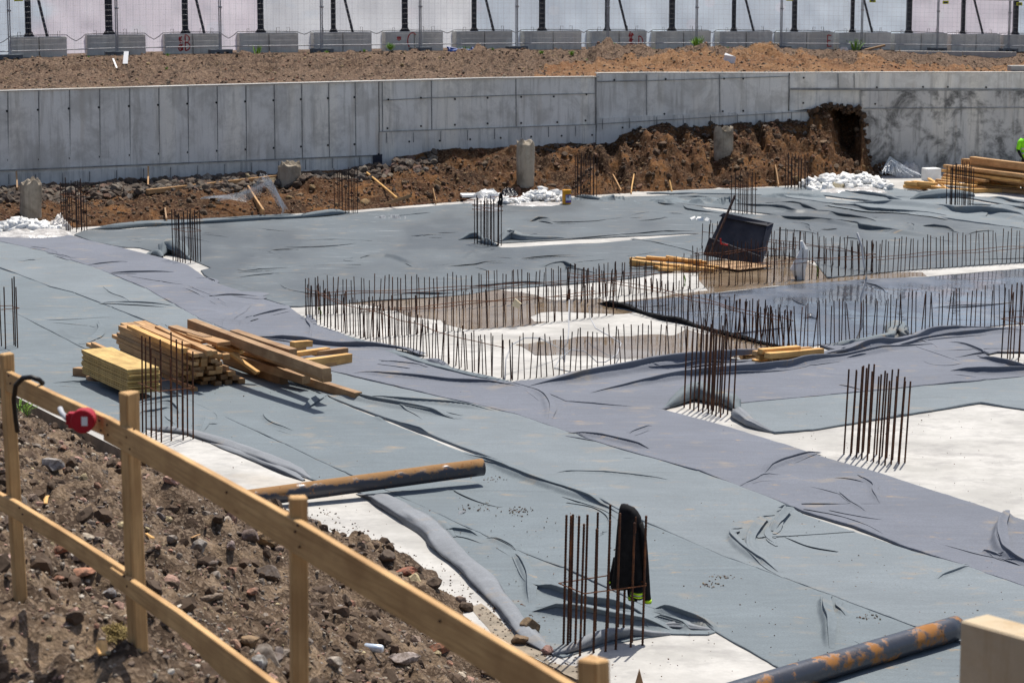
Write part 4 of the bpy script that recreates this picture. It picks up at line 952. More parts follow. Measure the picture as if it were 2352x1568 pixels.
P = []; R = []
for x, y, off in [(1862,256,.1),(1866,262,.2),(1874,251,.1),(1890,247,.15),(1905,243,.1),(1920,246,.12),(1936,248,.1),(1950,250,.12),(1964,252,.1),(1975,256,.05),(1981,268,-.1),(1984,285,-.1),(1986,305,-.12),(1988,325,-.14),(1990,345,-.2),(1995,362,-.25),(2004,376,-.3),(2016,384,-.4),(2030,390,-.5),(1866,275,.1),(1870,290,.1)]:
    for q in range(8):
        p = wall_pt(x+random.gauss(0, 5), y+random.gauss(0, 4), .05+random.uniform(-.12, .1)); P.append(tuple(p)); R.append(random.uniform(.03, .11))
stones('soil_clods', np.array(P), np.array(R), np.tile(np.array([[.10,.05,.024]]), (len(P), 1))*RNG.uniform(.5, 1.3, (len(P), 1)), sub=2, flat=(.7, 1.0))
# ------------------------------------------------------------------ site fence, ballast blocks, hoarding
def FP(x, off=0.0, y=None):
    """point on the fence line at picture column x, off metres further away"""
    Yq = float(YF(x))+off; p = PV(x, float(FB(x)), float(YF(x)))
    q = PV(x, 100, Yq); return Vector((q.x, q.y, p.z))
posts = [-248, 22, 268.6, 506, 739, 965.5, 1187, 1396, 1599.6, 1794, 1979, 2153, 2317, 2470]
for i in range(len(posts)-1):
    a = FP(posts[i]); b = FP(posts[i+1]); d = (b-a).normalized(); a = a+d*.03; b = b-d*.03
    lab = 'wire mesh site fence panel, ' + (f'{ORD[i]} from the left edge' if 0 < i < 12 else ('cut by the left edge of the photo' if i == 0 else 'cut by the right edge of the photo'))
    o = empty('site_fence', a, lab, 'fence panel', 'wire mesh fence panels'); up = Vector((0, 0, 1)); fr = MB()
    for p in (a, b): fr.tube([p+up*.08, p+up*2.0], .021, 8)
    for h in (.24, 1.97): fr.tube([a+up*h, b+up*h], .017, 8)
    build('frame', fr, M['fsteel'], o)
    ms = MB(); L = (b-a).length; n_ = int(L/.055)
    for k in range(1, n_): p = a+d*(L*k/n_); ms.tube([p+up*.24, p+up*1.97], .0017, 3, False)
    for h in np.arange(.42, 1.95, .17): ms.tube([a+up*h, b+up*h], .0022, 4, False)
    build('wire_mesh', ms, M['fsteel'], o)
    cl = MB(); cl.tube([a-d*.08+up*1.5, a+d*.04+up*1.5], .035, 8); build('clamp', cl, M['fsteel'], o)
    tg = MB(); q = a+d*(.28 if i % 2 == 0 else .16)+up*(1.78)-Vector((0,.03,0)); tg.slab([q, q+d*.28, q+d*.28+up*.12, q+up*.12], (0, .01, 0)); to = build('sign_plate', tg, M['tagy'], o)
    ti = MB(); q2 = q+d*.05+up*.03-Vector((0,.006,0)); ti.slab([q2, q2+d*.18, q2+d*.18+up*.05, q2+up*.05], (0, .004, 0)); build('lettering', ti, M['ink'], to)
    f_ = FP(posts[i]); ft = MB(); wd = d*.38; n1 = Vector((0, -.12, 0))
    if i:
        hx = [f_-wd+n1, f_-wd*.3+n1, f_+wd*.3+n1, f_+wd+n1]
        ft.beam(f_-wd+up*.10, f_+wd+up*.10, .26, .09); ft.beam(f_-wd+up*.03, f_-wd*.62+up*.03, .26, .06); ft.beam(f_-wd*.2+up*.03, f_+wd*.2+up*.03, .26, .06); ft.beam(f_+wd*.62+up*.03, f_+wd+up*.03, .26, .06)
        tag(build('fence_block', ft, M['foot'], None, f_, bevel=.01), f'dark plastic foot block under the fence joint, {ORD[i-1]} from the left', 'fence foot', 'plastic fence feet')
hp = [(-110,12),(66,13),(251,16),(426,13),(599,14),(766,11),(930,14),(1089,11.5),(1245,14.5),(1394.5,11),(1543,14),(1685,10),(1824,12),(1957,9.5),(2087,13.5),(2211,10),(2331.5,13),(2450,10)]
def HP(x, off, zz=0.0):
    p = FP(x, off); p.z += zz; return p
BLK = [(-150,-25),(24,153),(197,333),(375,505),(546,682),(716,850),(880,1013),(1042,1172),(1198,1330),(1351,1479),(1499,1626),(1645,1767),(1783,1905.5),(1918,2038),(2046.5,2167),(2175.5,2289.5),(2295,2402)]
blocks = []
def blk(c, d, L, W, H, j):
    x = d; y = Vector((-d.y, d.x, 0)); R = Matrix((x, y, Vector((0,0,1)))).transposed(); mb = MB(); mb.box(c+Vector((0,0,H/2)), (L, W, H), R); return mb
for i, (x0, x1) in enumerate(BLK):
    # a pair seen as x0..x1; blocks are turned so that their left end faces show
    Y0 = float(YF((x0+x1)/2))+1.0; p0 = FP(x0, 1.15); p1 = FP(x1, .75); gz = FP((x0+x1)/2).z-.02
    d = (p1-p0); L = d.length; d = Vector((d.x, d.y, 0)).normalized(); H = .66
    for k in range(2):
        wf = .49; c = p0.lerp(p1, .25+.5*k); c.z = gz
        lab = f"concrete ballast block, {'left' if k == 0 else 'right'} one of the pair under the {ORD[i] if i < 20 else ''} dark post from the left"
        if i == 0: lab = f"concrete ballast block outside the left edge, {'left' if k == 0 else 'right'} one of its pair"
        else: lab = f"concrete ballast block, {'left' if k == 0 else 'right'} one of the pair under the {ORD[i-1]} dark post from the left"
        o = build('ballast_block', blk(c, d, L/2-.025, .62, H, 0), M['block'], None, c, bevel=.015); tag(o, lab, 'concrete block', 'concrete ballast blocks')
        blocks.append((i, k, o, c, d, L/2, H))
        lp = MB(); y = Vector((-d.y, d.x, 0))
        for q in (-.17, .19):
            b0 = c+d*q+Vector((0, 0, H-.02))-y*.12; e = d*(.035+.01*((i+k) % 2)); h = Vector((random.uniform(-.02,.02), 0, .16+.03*((i*3+k) % 3)))
            lp.tube([b0-e, b0-e+h, b0+e+h, b0+e], .008, 6)
        build('lifting_loop', lp, M['rebarb'], o)
def stroke(mb, o3, ux, uz, pts, r=.02):
    for a, b in zip(pts[:-1], pts[1:]):
        A = o3+ux*a[0]+uz*a[1]; B = o3+ux*b[0]+uz*b[1]; mb.beam(A, B, .006, r*2)
def paint(i, k, u0, lets, hgt=.40):
    for (bi, bk, o, c, d, L, H) in blocks:
        if bi == i and bk == k:
            nrm = Vector((d.y, -d.x, 0)); o3 = c+d*(u0*L)+nrm*(.31+.004)+Vector((0,0,.12)); mb = MB()
            for l in lets: stroke(mb, o3, d*hgt, Vector((0,0,hgt)), l)
            build('painted_mark', mb, M['red'], o)
arc = lambda cx, cy, rx, ry, a0, a1, n=10: [(cx+rx*math.cos(math.radians(a0+(a1-a0)*t/n)), cy+ry*math.sin(math.radians(a0+(a1-a0)*t/n))) for t in range(n+1)]
paint(3, 0, .02, [[(0,1.1),(.1,.6)],[(.2,1.15),(0,.75)],[(-.05,.95),(.3,.7)],arc(.1,.2,.16,.22,0,360),[(-.1,.35),(.32,.05)],[(0,.45),(.3,.5)],[(.1,0),(.35,.3)]], .4)
paint(3, 0, .23, [[(0,0),(0,1.2)],arc(0,.9,.32,.3,90,-90),arc(0,.32,.36,.33,90,-90)], .42)
paint(6, 0, -.1, [[(0,.8),(.4,1.1)],[(0,1.1),(.4,.8)],[(.2,.7),(.2,1.15)],[(0,.95),(.42,.95)]], .34)
paint(6, 0, .30, [arc(.3,.5,.38,.6,50,310,14)], .46)
paint(9, 1, -.15, [[(0,0),(.35,1.15)],[(.35,0),(0,1.1)],[(.1,0),(.1,1.3)],[(.25,0),(.25,1.2)],[(0,.5),(.4,.6)],[(-.05,.9),(.45,1.0)],[(0,.2),(.4,.25)]], .4)
paint(9, 1, .2, [[(0,0),(0,.85)],arc(0,.42,.36,.43,90,-90)], .42)
paint(12, 1, .28, [[(0,0),(0,1.0)],[(0,1),(.36,.95)],[(0,.5),(.3,.5)],[(0,0),(.4,.02)]], .42)
# dark uprights standing on the blocks
for i, (x, wpx) in enumerate(hp):
    b = HP(x, 1.0, .64); Y_ = b.y; wd = wpx/sc_at(Y_); big = (i % 2 == 0)
    o = empty('hoarding_post', b, f'dark steel hoarding post standing on blocks, {ORD[i-1]} from the left'+(', with sloping brace' if not big else '') if 0 < i < 17 else f"dark steel hoarding post just outside the {'left' if i == 0 else 'right'} edge", 'post', 'dark hoarding posts')
    mb = MB(); up = Vector((0,0,1)); d = (FP(x+20)-FP(x-20)).normalized()
    for s_ in (-1, 1): mb.beam(b+d*s_*wd*.42+up*0, b+d*s_*wd*.42+up*3.6, .12, wd*.16)
    mb.beam(b+up*0+Vector((0,.05,0)), b+up*3.6+Vector((0,.05,0)), .02, wd)
    build('upright', mb, M['bpost'], o)
    bp = MB(); bp.slab([b-d*wd*.95, b+d*wd*.95, b+d*wd*.45+up*.16, b-d*wd*.45+up*.16], (0, .14, 0)); build('base_plate', bp, M['bpost'], o)
    if not big:
        br = MB(); s0 = b+d*.04+up*2.6; s1_ = b+d*(.62+.02*i)-Vector((0,.18,0)); br.tube([s0, s1_], .045, 8); build('brace', br, M['bpost'], o)
# hoarding banner sheets
def t_banner(name, a, b, c2, seed):
    t = NT(name, .6, 0, .25); co = t.co('pos', (1, .1, 1)); mp = t.co('pos', (.35, .1, .5)); n1 = t.noise(mp, 1.0+seed*.07, 2)
    c = t.mix(t.ramp(n1, .60, .72), a, b); cc = t.vor(t.co('pos', (.8, .05, .9)), .9+seed*.03)
    wv = t.n('ShaderNodeTexWave'); wv.inputs['Scale'].default_value = 1.6; wv.inputs['Distortion'].default_value = .6; t.l(t.co('pos', (1, .35, 0)), wv.inputs['Vector']); c = t.mix(t.ramp(wv.outputs['Fac'], .93, 1, 0, .35), c, (.45, .47, .52)); tone = .86+.14*((seed*37) % 7)/6; c = t.mix(1.0-tone, c, (.35, .38, .45))
    c = t.mix(t.ramp(cc, .20, .23, .3, 0), c, c2); c = t.mix(t.ramp(t.noise(t.co('pos', (1, .1, .3)), 3, 4), .45, .7, 0, .25), c, (.55,.58,.62))
    t.col(c); t.bump(t.noise(t.co('pos', (1.2, .2, .5)), 1.4, 3), .5, .06)
    tr = t.n('ShaderNodeBsdfTranslucent'); t.l(c, tr.inputs[0]); mx = t.n('ShaderNodeMixShader'); mx.inputs[0].default_value = .8
    out = t.t.nodes['Material Output']; t.l(t.b.outputs[0], mx.inputs[1]); t.l(tr.outputs[0], mx.inputs[2]); t.l(mx.outputs[0], out.inputs[0]); return t.m
BL, PK, WH = (.68,.77,.85), (.86,.80,.86), (.84,.86,.88)
bcols = [(BL,BL,WH),(PK,BL,PK),(PK,PK,WH),(PK,BL,BL),(WH,BL,WH),(WH,WH,BL),(WH,BL,PK),(BL,PK,BL),(BL,BL,WH),(BL,BL,BL),(BL,BL,PK),(BL,BL,PK),(BL,WH,BL),(BL,WH,WH),(PK,PK,WH),(PK,PK,PK),(BL,WH,WH)]
for i in range(len(hp)-1):
    x0, x1 = hp[i][0], hp[i+1][0]; nx, nz = 30, 16; V = []
    for k in range(nz+1):
        for j in range(nx+1):
            u = j/nx; p = HP(x0+(x1-x0)*u, 1.35, .06+3.6*k/nz); p.y += .05*math.sin(math.pi*u)+float(vn(u*4+i*3, k*.4, 5))*.07*(1-.3*k/nz); V.append(p)
    V = np.array(V); n_ = nx+1; jj, kk = np.meshgrid(np.arange(nx), np.arange(nz)); jj = jj.ravel(); kk = kk.ravel()
    Fq = np.c_[kk*n_+jj, kk*n_+jj+1, (kk+1)*n_+jj+1, (kk+1)*n_+jj]; org = V[0].copy()
    a, b, c = bcols[i]; nmz = {BL:'pale blue', PK:'pale pink', WH:'whitish'}
    o = link('hoarding_banner', np_mesh('hoarding_banner', V-org, Fq), t_banner('banner_print', a, b, c, i), None, Vector(org))
    pos_ = f'between the {ORD[i-1]} and {ORD[i]} dark posts from the left' if 0 < i < 16 else ('left of the first dark post' if i == 0 else 'right of the last dark post')
    tag(o, f'{nmz[a]} printed banner sheet {pos_}', 'banner', 'hoarding banners')
# black cable slung over the blocks
mb = MB(); pts = []
for i, (x0, x1) in enumerate(BLK):
    for u, dz_ in ((0, .69), (.5, .70), (1, .68)): pts.append(HP(x0+(x1-x0)*u, .55, dz_))
    if i+1 < len(BLK):
        xm = (x1+BLK[i+1][0])/2
        for u, s_ in ((.25, .12), (.5, .20), (.75, .12)): pts.append(HP(x1+(BLK[i+1][0]-x1)*u, .55, .68-s_*(1 if i < 4 else .45)))
mb.tube(pts, .012, 6); tag(build('cable', mb, M['cable'], None, pts[0]), 'thin black cable slung from block to block along the fence', 'cable')
# kerb stones at the right
for i, (x0, x1) in enumerate([(2060,2160),(2162,2205),(2208,2330)]):
    a = FP(x0, -1.2); b = FP(x1, -1.2); mb = MB(); z_ = Vector((0,0,-.12)); mb.beam(a+z_, b+z_, .3, .34)
    tag(build('kerb_stone', mb, M['kerb'], None, a, bevel=.01), ['long kerb stone with faint red marks below the fence, left of two others', 'short middle kerb stone below the fence at right', 'kerb stone below the fence at the far right'][i], 'kerb stone', 'kerb stones')
# concrete lip piece on the wall at far right
a = wall_pt(2318, 157, -.7); b = wall_pt(2400, 157, -.7); mb = MB(); mb.beam(a, b, .4, .17); tag(build('concrete_plank', mb, M['kerb'], None, a, bevel=.01), 'pale concrete plank lying on the wall top at the right edge', 'concrete plank')

# ------------------------------------------------------------------ starter bars
UB = MB(); UB.tube([(0,0,0),(0,0,1)], .5, 8); ubm = bpy.data.meshes.new('bar'); ubm.from_pydata(UB.v, [], UB.f); ubm.polygons.foreach_set('use_smooth', [len(p.vertices) == 4 for p in ubm.polygons]); ubm.materials.append(M['rebar'])
ubd = ubm.copy(); ubd.materials.clear(); ubd.materials.append(M['rebarb'])
def rib_mesh():
    mb = MB(); n = 90; pts = [(0,0,k/n) for k in range(n+1)]; mb.tube(pts, [.5 if k % 2 else .40 for k in range(n+1)], 8)
    me = bpy.data.meshes.new('ribbed_bar'); me.from_pydata(mb.v, [], mb.f); me.materials.append(M['rebar']); return me
ribm = rib_mesh()
def bar(parent, base, L, dia, lx, ly, me=None):
    o = bpy.data.objects.new('bar', me or ubm); COL.objects.link(o); o.parent = parent
    o.location = Vector(base)-wloc(parent); o.scale = (dia, dia, L)
    o.rotation_mode = 'ZYX'; o.rotation_euler = (-ly, lx, random.uniform(0, 6)); return o
E1 = Vector((.857, .515, 0)); E2 = Vector((.515, -.857, 0))
def cage(x, y, l2, l1, n2, n1, H, label, lean=(.0, .0), dia=.020, tie=.55, jit=.009, hj=.10, me=None, dark=False, skip=()):
    c = GV(x, y); o = empty('column_starter_bars', c, label, 'starter bars', 'column starter bar clusters'); B = []
    for k in range(n2):
        u = k/(n2-1)-.5
        for s_ in (-.5, .5): B.append(c+E2*u*l2+E1*s_*l1)
    for k in range(1, n1-1):
        u = k/(n1-1)-.5
        for s_ in (-.5, .5): B.append(c+E1*u*l1+E2*s_*l2)
    for k, b in enumerate(B):
        b = b+Vector((random.gauss(0, jit), random.gauss(0, jit), -.01))
        bar(o, b, H*(1+random.uniform(-hj, hj*.6)), dia, lean[0]+random.gauss(0, .005), lean[1]+random.gauss(0, .005), me or (ubd if (dark or k % 3 == 0) else ubm))
    if tie:
        for tz in (tie if isinstance(tie, tuple) else (tie,)):
            mb = MB(); z = Vector((lean[0]*H*tz, 0, H*tz)); g_ = .025
            cs = [c+E1*a*(l1/2+g_)+E2*b*(l2/2+g_)+z for a, b in ((-1,-1),(-1,1),(1,1),(1,-1))]
            for k in range(4):
                p, q = cs[k], cs[(k+1) % 4]+Vector((0,0,random.uniform(-.02,.02))); mb.tube([p, q], .006, 6)
            build('stirrup', mb, M['tie'], o)
    return o
cgA = cage(1380, 1481, .40, .66, 4, 6, 1.30, 'rusty column starter bars with the black jacket hung on them', (.02, 0), .026, .47, .014, .07, ribm)
cage(383, 1001, .72, .46, 5, 4, 1.30, 'rusty column starter bars in front of the yellow boards and timber stack', (.012, 0), .025, .55, .014, .2, ribm)
cage(1629, 945, .86, .22, 9, 2, 1.24, 'tall rusty starter bars beside the humped felt edge, in front of the bar rows', (.034, 0), .027, None, .010, .07, ribm)
cage(2008, 1052, .84, .32, 8, 4, 1.20, 'rusty starter bars standing on the bare white concrete at right', (.040, 0), .027, None, .010, .09, ribm)
cage(2350, 828, .6, .4, 4, 4, 1.22, 'starter bars cut by the right edge of the photo', (.02, 0), .022, .55)
cage(10, 799, .3, .4, 3, 3, 1.15, 'starter bars cut by the left edge of the photo', (0, 0), .022, .6)
cage(430, 600, .62, .36, 6, 4, 1.12, 'starter bars on a bare patch with a bent felt flap at left', (-.008, 0), .022, .62, dark=True)
cage(1120, 562, .66, .36, 5, 5, 1.10, 'starter bars carrying a coil of wire at the end of the white strip', (0, 0), .022, (.82, .74), dark=True)
cage(170, 530, .62, .4, 5, 4, 1.18, 'starter bars beside the white scraps at the far left', (0, 0), .022, .74, hj=.22, dark=True)
cage(795, 490, .6, .34, 5, 4, 1.14, 'starter bars in front of the earth slope right of the wire tangle', (0, 0), .02, .78, dark=True)
cage(1707, 492, .5, .42, 4, 4, 1.06, 'starter bars rising behind the leaning black panel', (0, 0), .022, .62, dark=True)
cage(2205, 478, .62, .36, 5, 5, 1.20, 'starter bars in front of the sawn timber stack at right', (0, 0), .023, None, dark=True)
cage(1345, 454, .62, .34, 5, 4, 1.18, 'starter bars right of the amber pail', (0, 0), .023, None, dark=True)
cage(1829, 436, .6, .34, 5, 4, 1.02, 'starter bars left of the white foam heap at the foot of the slope', (0, 0), .023, None, dark=True)
cage(2250, 382, .66, .34, 6, 4, .72, 'short starter bars behind the sawn timber stack', (0, 0), .024, .3, dark=True)

def row(pts, sp, H, label, dia=.0175, lean=.025, double=0.0, ties=(), hj=.09):
    W = [GV(*p) for p in pts]; L = [0]
    for a, b in zip(W[:-1], W[1:]): L.append(L[-1]+(b-a).length)
    o = empty('starter_bar_row', W[0], label, 'bar row', 'rows of wall starter bars'); n_ = min(99, int(L[-1]/sp)); cl = random.uniform(0, 9)
    for k in range(n_+1):
        s_ = L[-1]*(k+random.uniform(-.18, .18))/n_; s_ = min(max(s_, 0), L[-1]); i = max(j for j in range(len(L)) if L[j] <= s_+1e-9); i = min(i, len(W)-2)
        p = W[i].lerp(W[i+1], (s_-L[i])/(L[i+1]-L[i])); nrm = (W[i+1]-W[i]).normalized(); nrm = Vector((-nrm.y, nrm.x, 0))
        off = (double if k % 2 else 0)+random.gauss(0, .01)
        h = H*(1+random.uniform(-hj, hj)+.12*float(vn(k*.13+cl, 2.2, 4)))
        bar(o, p+nrm*off+Vector((0,0,-.01)), h, dia*random.uniform(.9, 1.15), random.gauss(0, lean)+.05*float(vn(k*.3+cl, 7, 5)), random.gauss(0, lean), ubm if k % 2 else ubd)
    for z, u0, u1 in ties:
        mb = MB(); P = []
        for q in range(25):
            s_ = L[-1]*(u0+(u1-u0)*q/24); s_ = min(max(s_, 0), L[-1]); i = min(max(j for j in range(len(L)) if L[j] <= s_+1e-9), len(W)-2)
            p = W[i].lerp(W[i+1], (s_-L[i])/(L[i+1]-L[i])); P.append(p+Vector((0, -.01, H*z+.05*float(vn(q*.4+z*9, 1, 7)))))
        mb.tube(P, .0065, 6); build('tie_bar', mb, M['tie'], o)
    return o
row([(703,731),(765,757),(874,791),(1013,834),(1112,864),(1175,874)], .100, .66, 'oblique row of starter bars along the left side of the bar enclosure', lean=.035, double=.10, ties=((.86,0,.25),(.80,.1,.98)))
row([(702,724),(925,714),(1076,708),(1303,690)], .088, .66, 'back row of starter bars, left part, behind the big puddle', double=.08, ties=((.62,0,1.),(.55,0,1.)))
row([(1303,690),(1603,662),(1817,646),(2012,629)], .092, .66, 'back row of starter bars, middle part, in front of the black panel', double=.08, ties=((.66,0,1),(.56,0,1)))
row([(2012,629),(2098,621),(2200,613),(2352,603),(2460,596)], .115, .72, 'back row of starter bars, right part, reaching the right edge', ties=((.5,0,1),(.42,0,1)))
row([(827,777),(933,770),(1057,759),(1266,741),(1417,723)], .088, .66, 'middle row of starter bars standing between the two puddles', double=.08, ties=((.70,0,1),(.76,0,.9)))
row([(1303,690),(1435,711),(1560,742),(1700,776),(1820,806)], .10, .68, 'oblique row of starter bars at the left side of the soaked felt pool', lean=.05, double=.1, ties=((.78,0,1),(.70,0,.95)))
row([(1178,873),(1300,860),(1435,846),(1560,833),(1704,820),(1820,808)], .105, .70, 'front row of starter bars, left part, beside the white concrete', lean=.05)
row([(1826,807),(1981,784),(2098,769),(2195,758),(2312,749),(2440,736)], .105, .74, 'front row of starter bars, right part, beside the soaked felt', lean=.045)
row([(1612,572),(1774,593),(1900,610),(2010,627)], .10, .66, 'oblique row of starter bars running from the black panel to the back row', lean=.04, double=.08, ties=((.62,0,1),(.55,.1,1)))
row([(1592,632),(1700,623),(1829,612)], .10, .62, 'short row of starter bars just in front of the black panel', ties=((.72,0,1),(.66,0,1)))
row([(1815,805),(1760,792),(1700,777)], .10, .70, 'dense cluster of starter bars at the inner corner behind the small plank stack', lean=.07, double=.12)

# ------------------------------------------------------------------ jacket on the column bars
def loft(rows, n=20, mb=None):
    """rows: (centre Vector, half width vector, half depth vector)"""
    mb = mb or MB(); V = []; m = len(rows)
    for c, a, b in rows:
        for k in range(n):
            t_ = 2*math.pi*k/n; s1_ = abs(math.cos(t_))**.8*(1 if math.cos(t_) >= 0 else -1); s2_ = abs(math.sin(t_))**.8*(1 if math.sin(t_) >= 0 else -1)
            V.append(c+a*s1_+b*s2_)
    fs_ = [(i*n+k, (i+1)*n+k, (i+1)*n+(k+1) % n, i*n+(k+1) % n) for i in range(m-1) for k in range(n)]
    fs_ += [tuple(range(n)), tuple((m-1)*n+k for k in range(n))[::-1]]; mb.add(V, fs_); return mb
JY = 22.48
def jrow(y, xl, xr, dp, dy=0.0, tw=0.0):
    a = PV(xl, y, JY+dy); b = PV(xr, y, JY+dy); return ((a+b)/2, (b-a)/2+Vector((0, tw, 0)), Vector((0, dp, 0)))
jk = empty('jacket', PV(1440, 1360, JY), 'black sports jacket with lime cuff and hem stripes hanging on the rebars', 'jacket')
rows_ = [jrow(1155.5,1431,1437,.01), jrow(1158,1426,1445,.05), jrow(1165,1423,1458,.08), jrow(1175,1421,1466,.10), jrow(1188,1419,1473,.11,0,.02), jrow(1215,1416,1477,.12,0,.03), jrow(1245,1413.5,1481,.13,0,.03), jrow(1280,1411,1483,.13,0,.03), jrow(1310,1408,1483,.13,0,.02), jrow(1335,1404,1481,.125), jrow(1348,1402,1479,.12)]
def crumple(mb, amp, sc_=6):
    mb.v = [tuple(Vector(v)+Vector((0, float(vn(v[0]*sc_*2.2, v[2]*sc_*.35, 8))*amp, float(vn(v[0]*sc_, v[2]*sc_, 9))*amp*.2))) for v in mb.v]; return mb
build('body_cloth', crumple(loft(rows_, 44), .07), M['black'], jk, smooth=True)
r2 = [jrow(1346,1445,1479,.09,-.10), jrow(1360,1446,1478.5,.09,-.11), jrow(1372,1447,1478,.085,-.11)]
hm = build('hem', crumple(loft(r2, 20), .05), M['black'], jk, smooth=True)
for y0, y1, mt in ((1356.5,1360.5,'lime'),(1361.5,1362.8,'silver'),(1364.5,1367.5,'lime')):
    build('stripe', crumple(loft([jrow(y0,1446.3,1479.2,.096,-.11), jrow(y1,1446.6,1479,.096,-.11)], 20), .05), M[mt], hm, smooth=True)
sl1 = [jrow(1200,1466,1478,.06,-.03), jrow(1240,1470,1486,.07,-.05), jrow(1290,1474,1490,.07,-.05), jrow(1330,1476,1492.5,.065,-.05), jrow(1365,1477,1494.5,.06,-.05), jrow(1377,1479,1496,.055,-.05), jrow(1384,1480.5,1496.5,.05,-.05)]
s_ = build('sleeve', crumple(loft(sl1, 16), .05), M['black'], jk, smooth=True)
for y0, y1, mt in ((1376,1379.5,'lime'),(1380.3,1381.6,'lime')): build('stripe', loft([jrow(y0,1478.2,1496.6,.058,-.05), jrow(y1,1479,1497,.057,-.05)], 16), M[mt], s_, smooth=True)
s_ = build('sleeve', crumple(loft([jrow(1340,1440,1462,.05,-.02), jrow(1362,1441,1464,.05,-.04), jrow(1378,1443,1464,.045,-.05)], 16), .04), M['black'], jk, smooth=True)
for y0, y1, mt in ((1368,1371,'lime'),(1372.5,1374.5,'lime')): build('stripe', loft([jrow(y0,1441.6,1464.6,.052,-.047), jrow(y1,1442,1464.8,.051,-.05)], 16), M[mt], s_, smooth=True)
s_ = build('sleeve', crumple(loft([jrow(1280,1408,1420,.05,.05), jrow(1320,1400,1414,.05,.04), jrow(1342,1397,1408,.045,.04)], 14), .03), M['black'], jk, smooth=True)
build('stripe', loft([jrow(1333,1397.6,1403,.05,.03), jrow(1336.5,1397.2,1403,.05,.03)], 14), M['lime'], s_, smooth=True)
# ------------------------------------------------------------------ timber
def plank(p0, p1, wd, ht, mat, label, cat='timber beam', name='timber_beam', group=None, roll_=0.0, bev=.004):
    """p0,p1: axis end points in the world; the object's own X runs along the grain"""
    p0 = Vector(p0); p1 = Vector(p1); x = p1-p0; L = x.length; x.normalize(); y = Vector((0,0,1)).cross(x); y.normalize(); z = x.cross(y)
    R = Matrix((x, y, z)).transposed().to_4x4() @ Matrix.Rotation(roll_, 4, 'X')
    mb = MB(); mb.box((0,0,0), (L, wd, ht), None, .0)
    nseg = 1
    me = bpy.data.meshes.new(name); me.from_pydata(mb.v, [], mb.f); bm = bmesh.new(); bm.from_mesh(me)
    cut = bmesh.ops.bisect_plane
    for q in (-.3, .05, .32): cut(bm, geom=bm.verts[:]+bm.edges[:]+bm.faces[:], plane_co=(L*q, 0, 0), plane_no=(1, .02, .03))
    for v in bm.verts:
        k = v.co.x/L; v.co += Vector((random.uniform(-.006,.006), random.uniform(-.002,.002)+.008*math.sin(k*3+L*9), random.uniform(-.002,.002)+.004*math.sin(k*4+L*5)))
    bmesh.ops.bevel(bm, geom=[e for e in bm.edges if e.calc_face_angle(0) > .8], offset=bev, segments=1, affect='EDGES'); bm.to_mesh(me); bm.free()
    me.materials.append(M[mat]); o = bpy.data.objects.new(name, me); COL.objects.link(o); o.matrix_basis = Matrix.Translation((p0+p1)/2) @ R
    return tag(o, label, cat, group)
def pxz(x, y, z):  # picture point at height z
    X, Y = G(x, y, z); return Vector((float(X), float(Y), z))
TS = 'timber stack by the yellow boards'
# neat stack of long planks: front face planes run from upper left to lower right
A0 = pxz(283, 838, .06); A1 = pxz(398+2, 893, .06)
d = (pxz(405, 893, .06)-pxz(255, 820, .06)); d = Vector((d.x, d.y, 0)).normalized(); nrm = Vector((-d.y, d.x, 0))
base0 = pxz(270, 815, .05)
lay = 8; hh = .065
for k in range(lay):
    z = .13+k*hh; nb = 5 if k < 7 else 4
    for q in range(nb):
        st = base0+d*(random.uniform(-.08,.1)+(.12 if k > 4 else 0)-(.25 if k == 3 and q == 0 else 0))+nrm*(.06+q*.115+random.uniform(-.005,.005)); st.z = z
        L = 3.35+random.uniform(-.15,.25)-(.3 if k < 2 else 0)
        lab = (f'brown plank in the front face of the long stack, {ORD[lay-1-k]} from the top' if q == 0 else f'brown plank of the long stack, {ORD[lay-1-k]} layer from the top, {ORD[q]} behind the front one')
        plank(st, st+d*L, .108, hh-.006, 'pine' if (k+q) % 4 else 'oldwood', lab, 'plank', 'plank', TS)
# supports
def bm_(x0, y0, z0, x1, y1, z1, wd, ht, mat, label, group=TS, cat='timber beam', name='timber_beam', **k):
    return plank(pxz(x0, y0, z0), pxz(x1, y1, z1), wd, ht, mat, label, cat, name, group, **k)
bm_(173,853,.07, 212,858,.07,.14,.14,'oldwood','square bearer block poking out left under the yellow boards')
bm_(200,858,.045, 236,878,.045,.12,.08,'oldwood','dark bearer plank lying under the front of the yellow boards')
bm_(215,866,.04, 253,883,.04,.12,.08,'oldwood','second dark bearer plank under the yellow boards, nearer the camera')
bm_(203,868,.03, 226,882,.03,.07,.06,'oldwood','short pale offcut in front of the dark bearer planks',cat='offcut',name='offcut')
bm_(245,873,.05, 300,872,.05,.12,.1,'oldwood','dark cross bearer under the right half of the yellow boards')
bm_(205,791,.08,240,805,.08,.1,.06,'pine','plank end showing behind the yellow boards at left'); bm_(214,789,.12,250,806,.12,.08,.05,'pine','thin plank end showing just above the one behind the yellow boards')
bm_(352,838,.05,402,862,.05,.09,.08,'pinel','plank lying low right of the yellow boards, middle of three'); bm_(348,846,.04,400,873,.04,.1,.08,'pine','plank lying low right of the yellow boards, nearest of three'); bm_(358,832,.13,424,862,.13,.1,.06,'pinel','plank lying low right of the yellow boards, farthest of three')
bm_(395,870,.04,449,896,.04,.09,.08,'pine','low plank end pointing to the rebars right of the yellow boards')
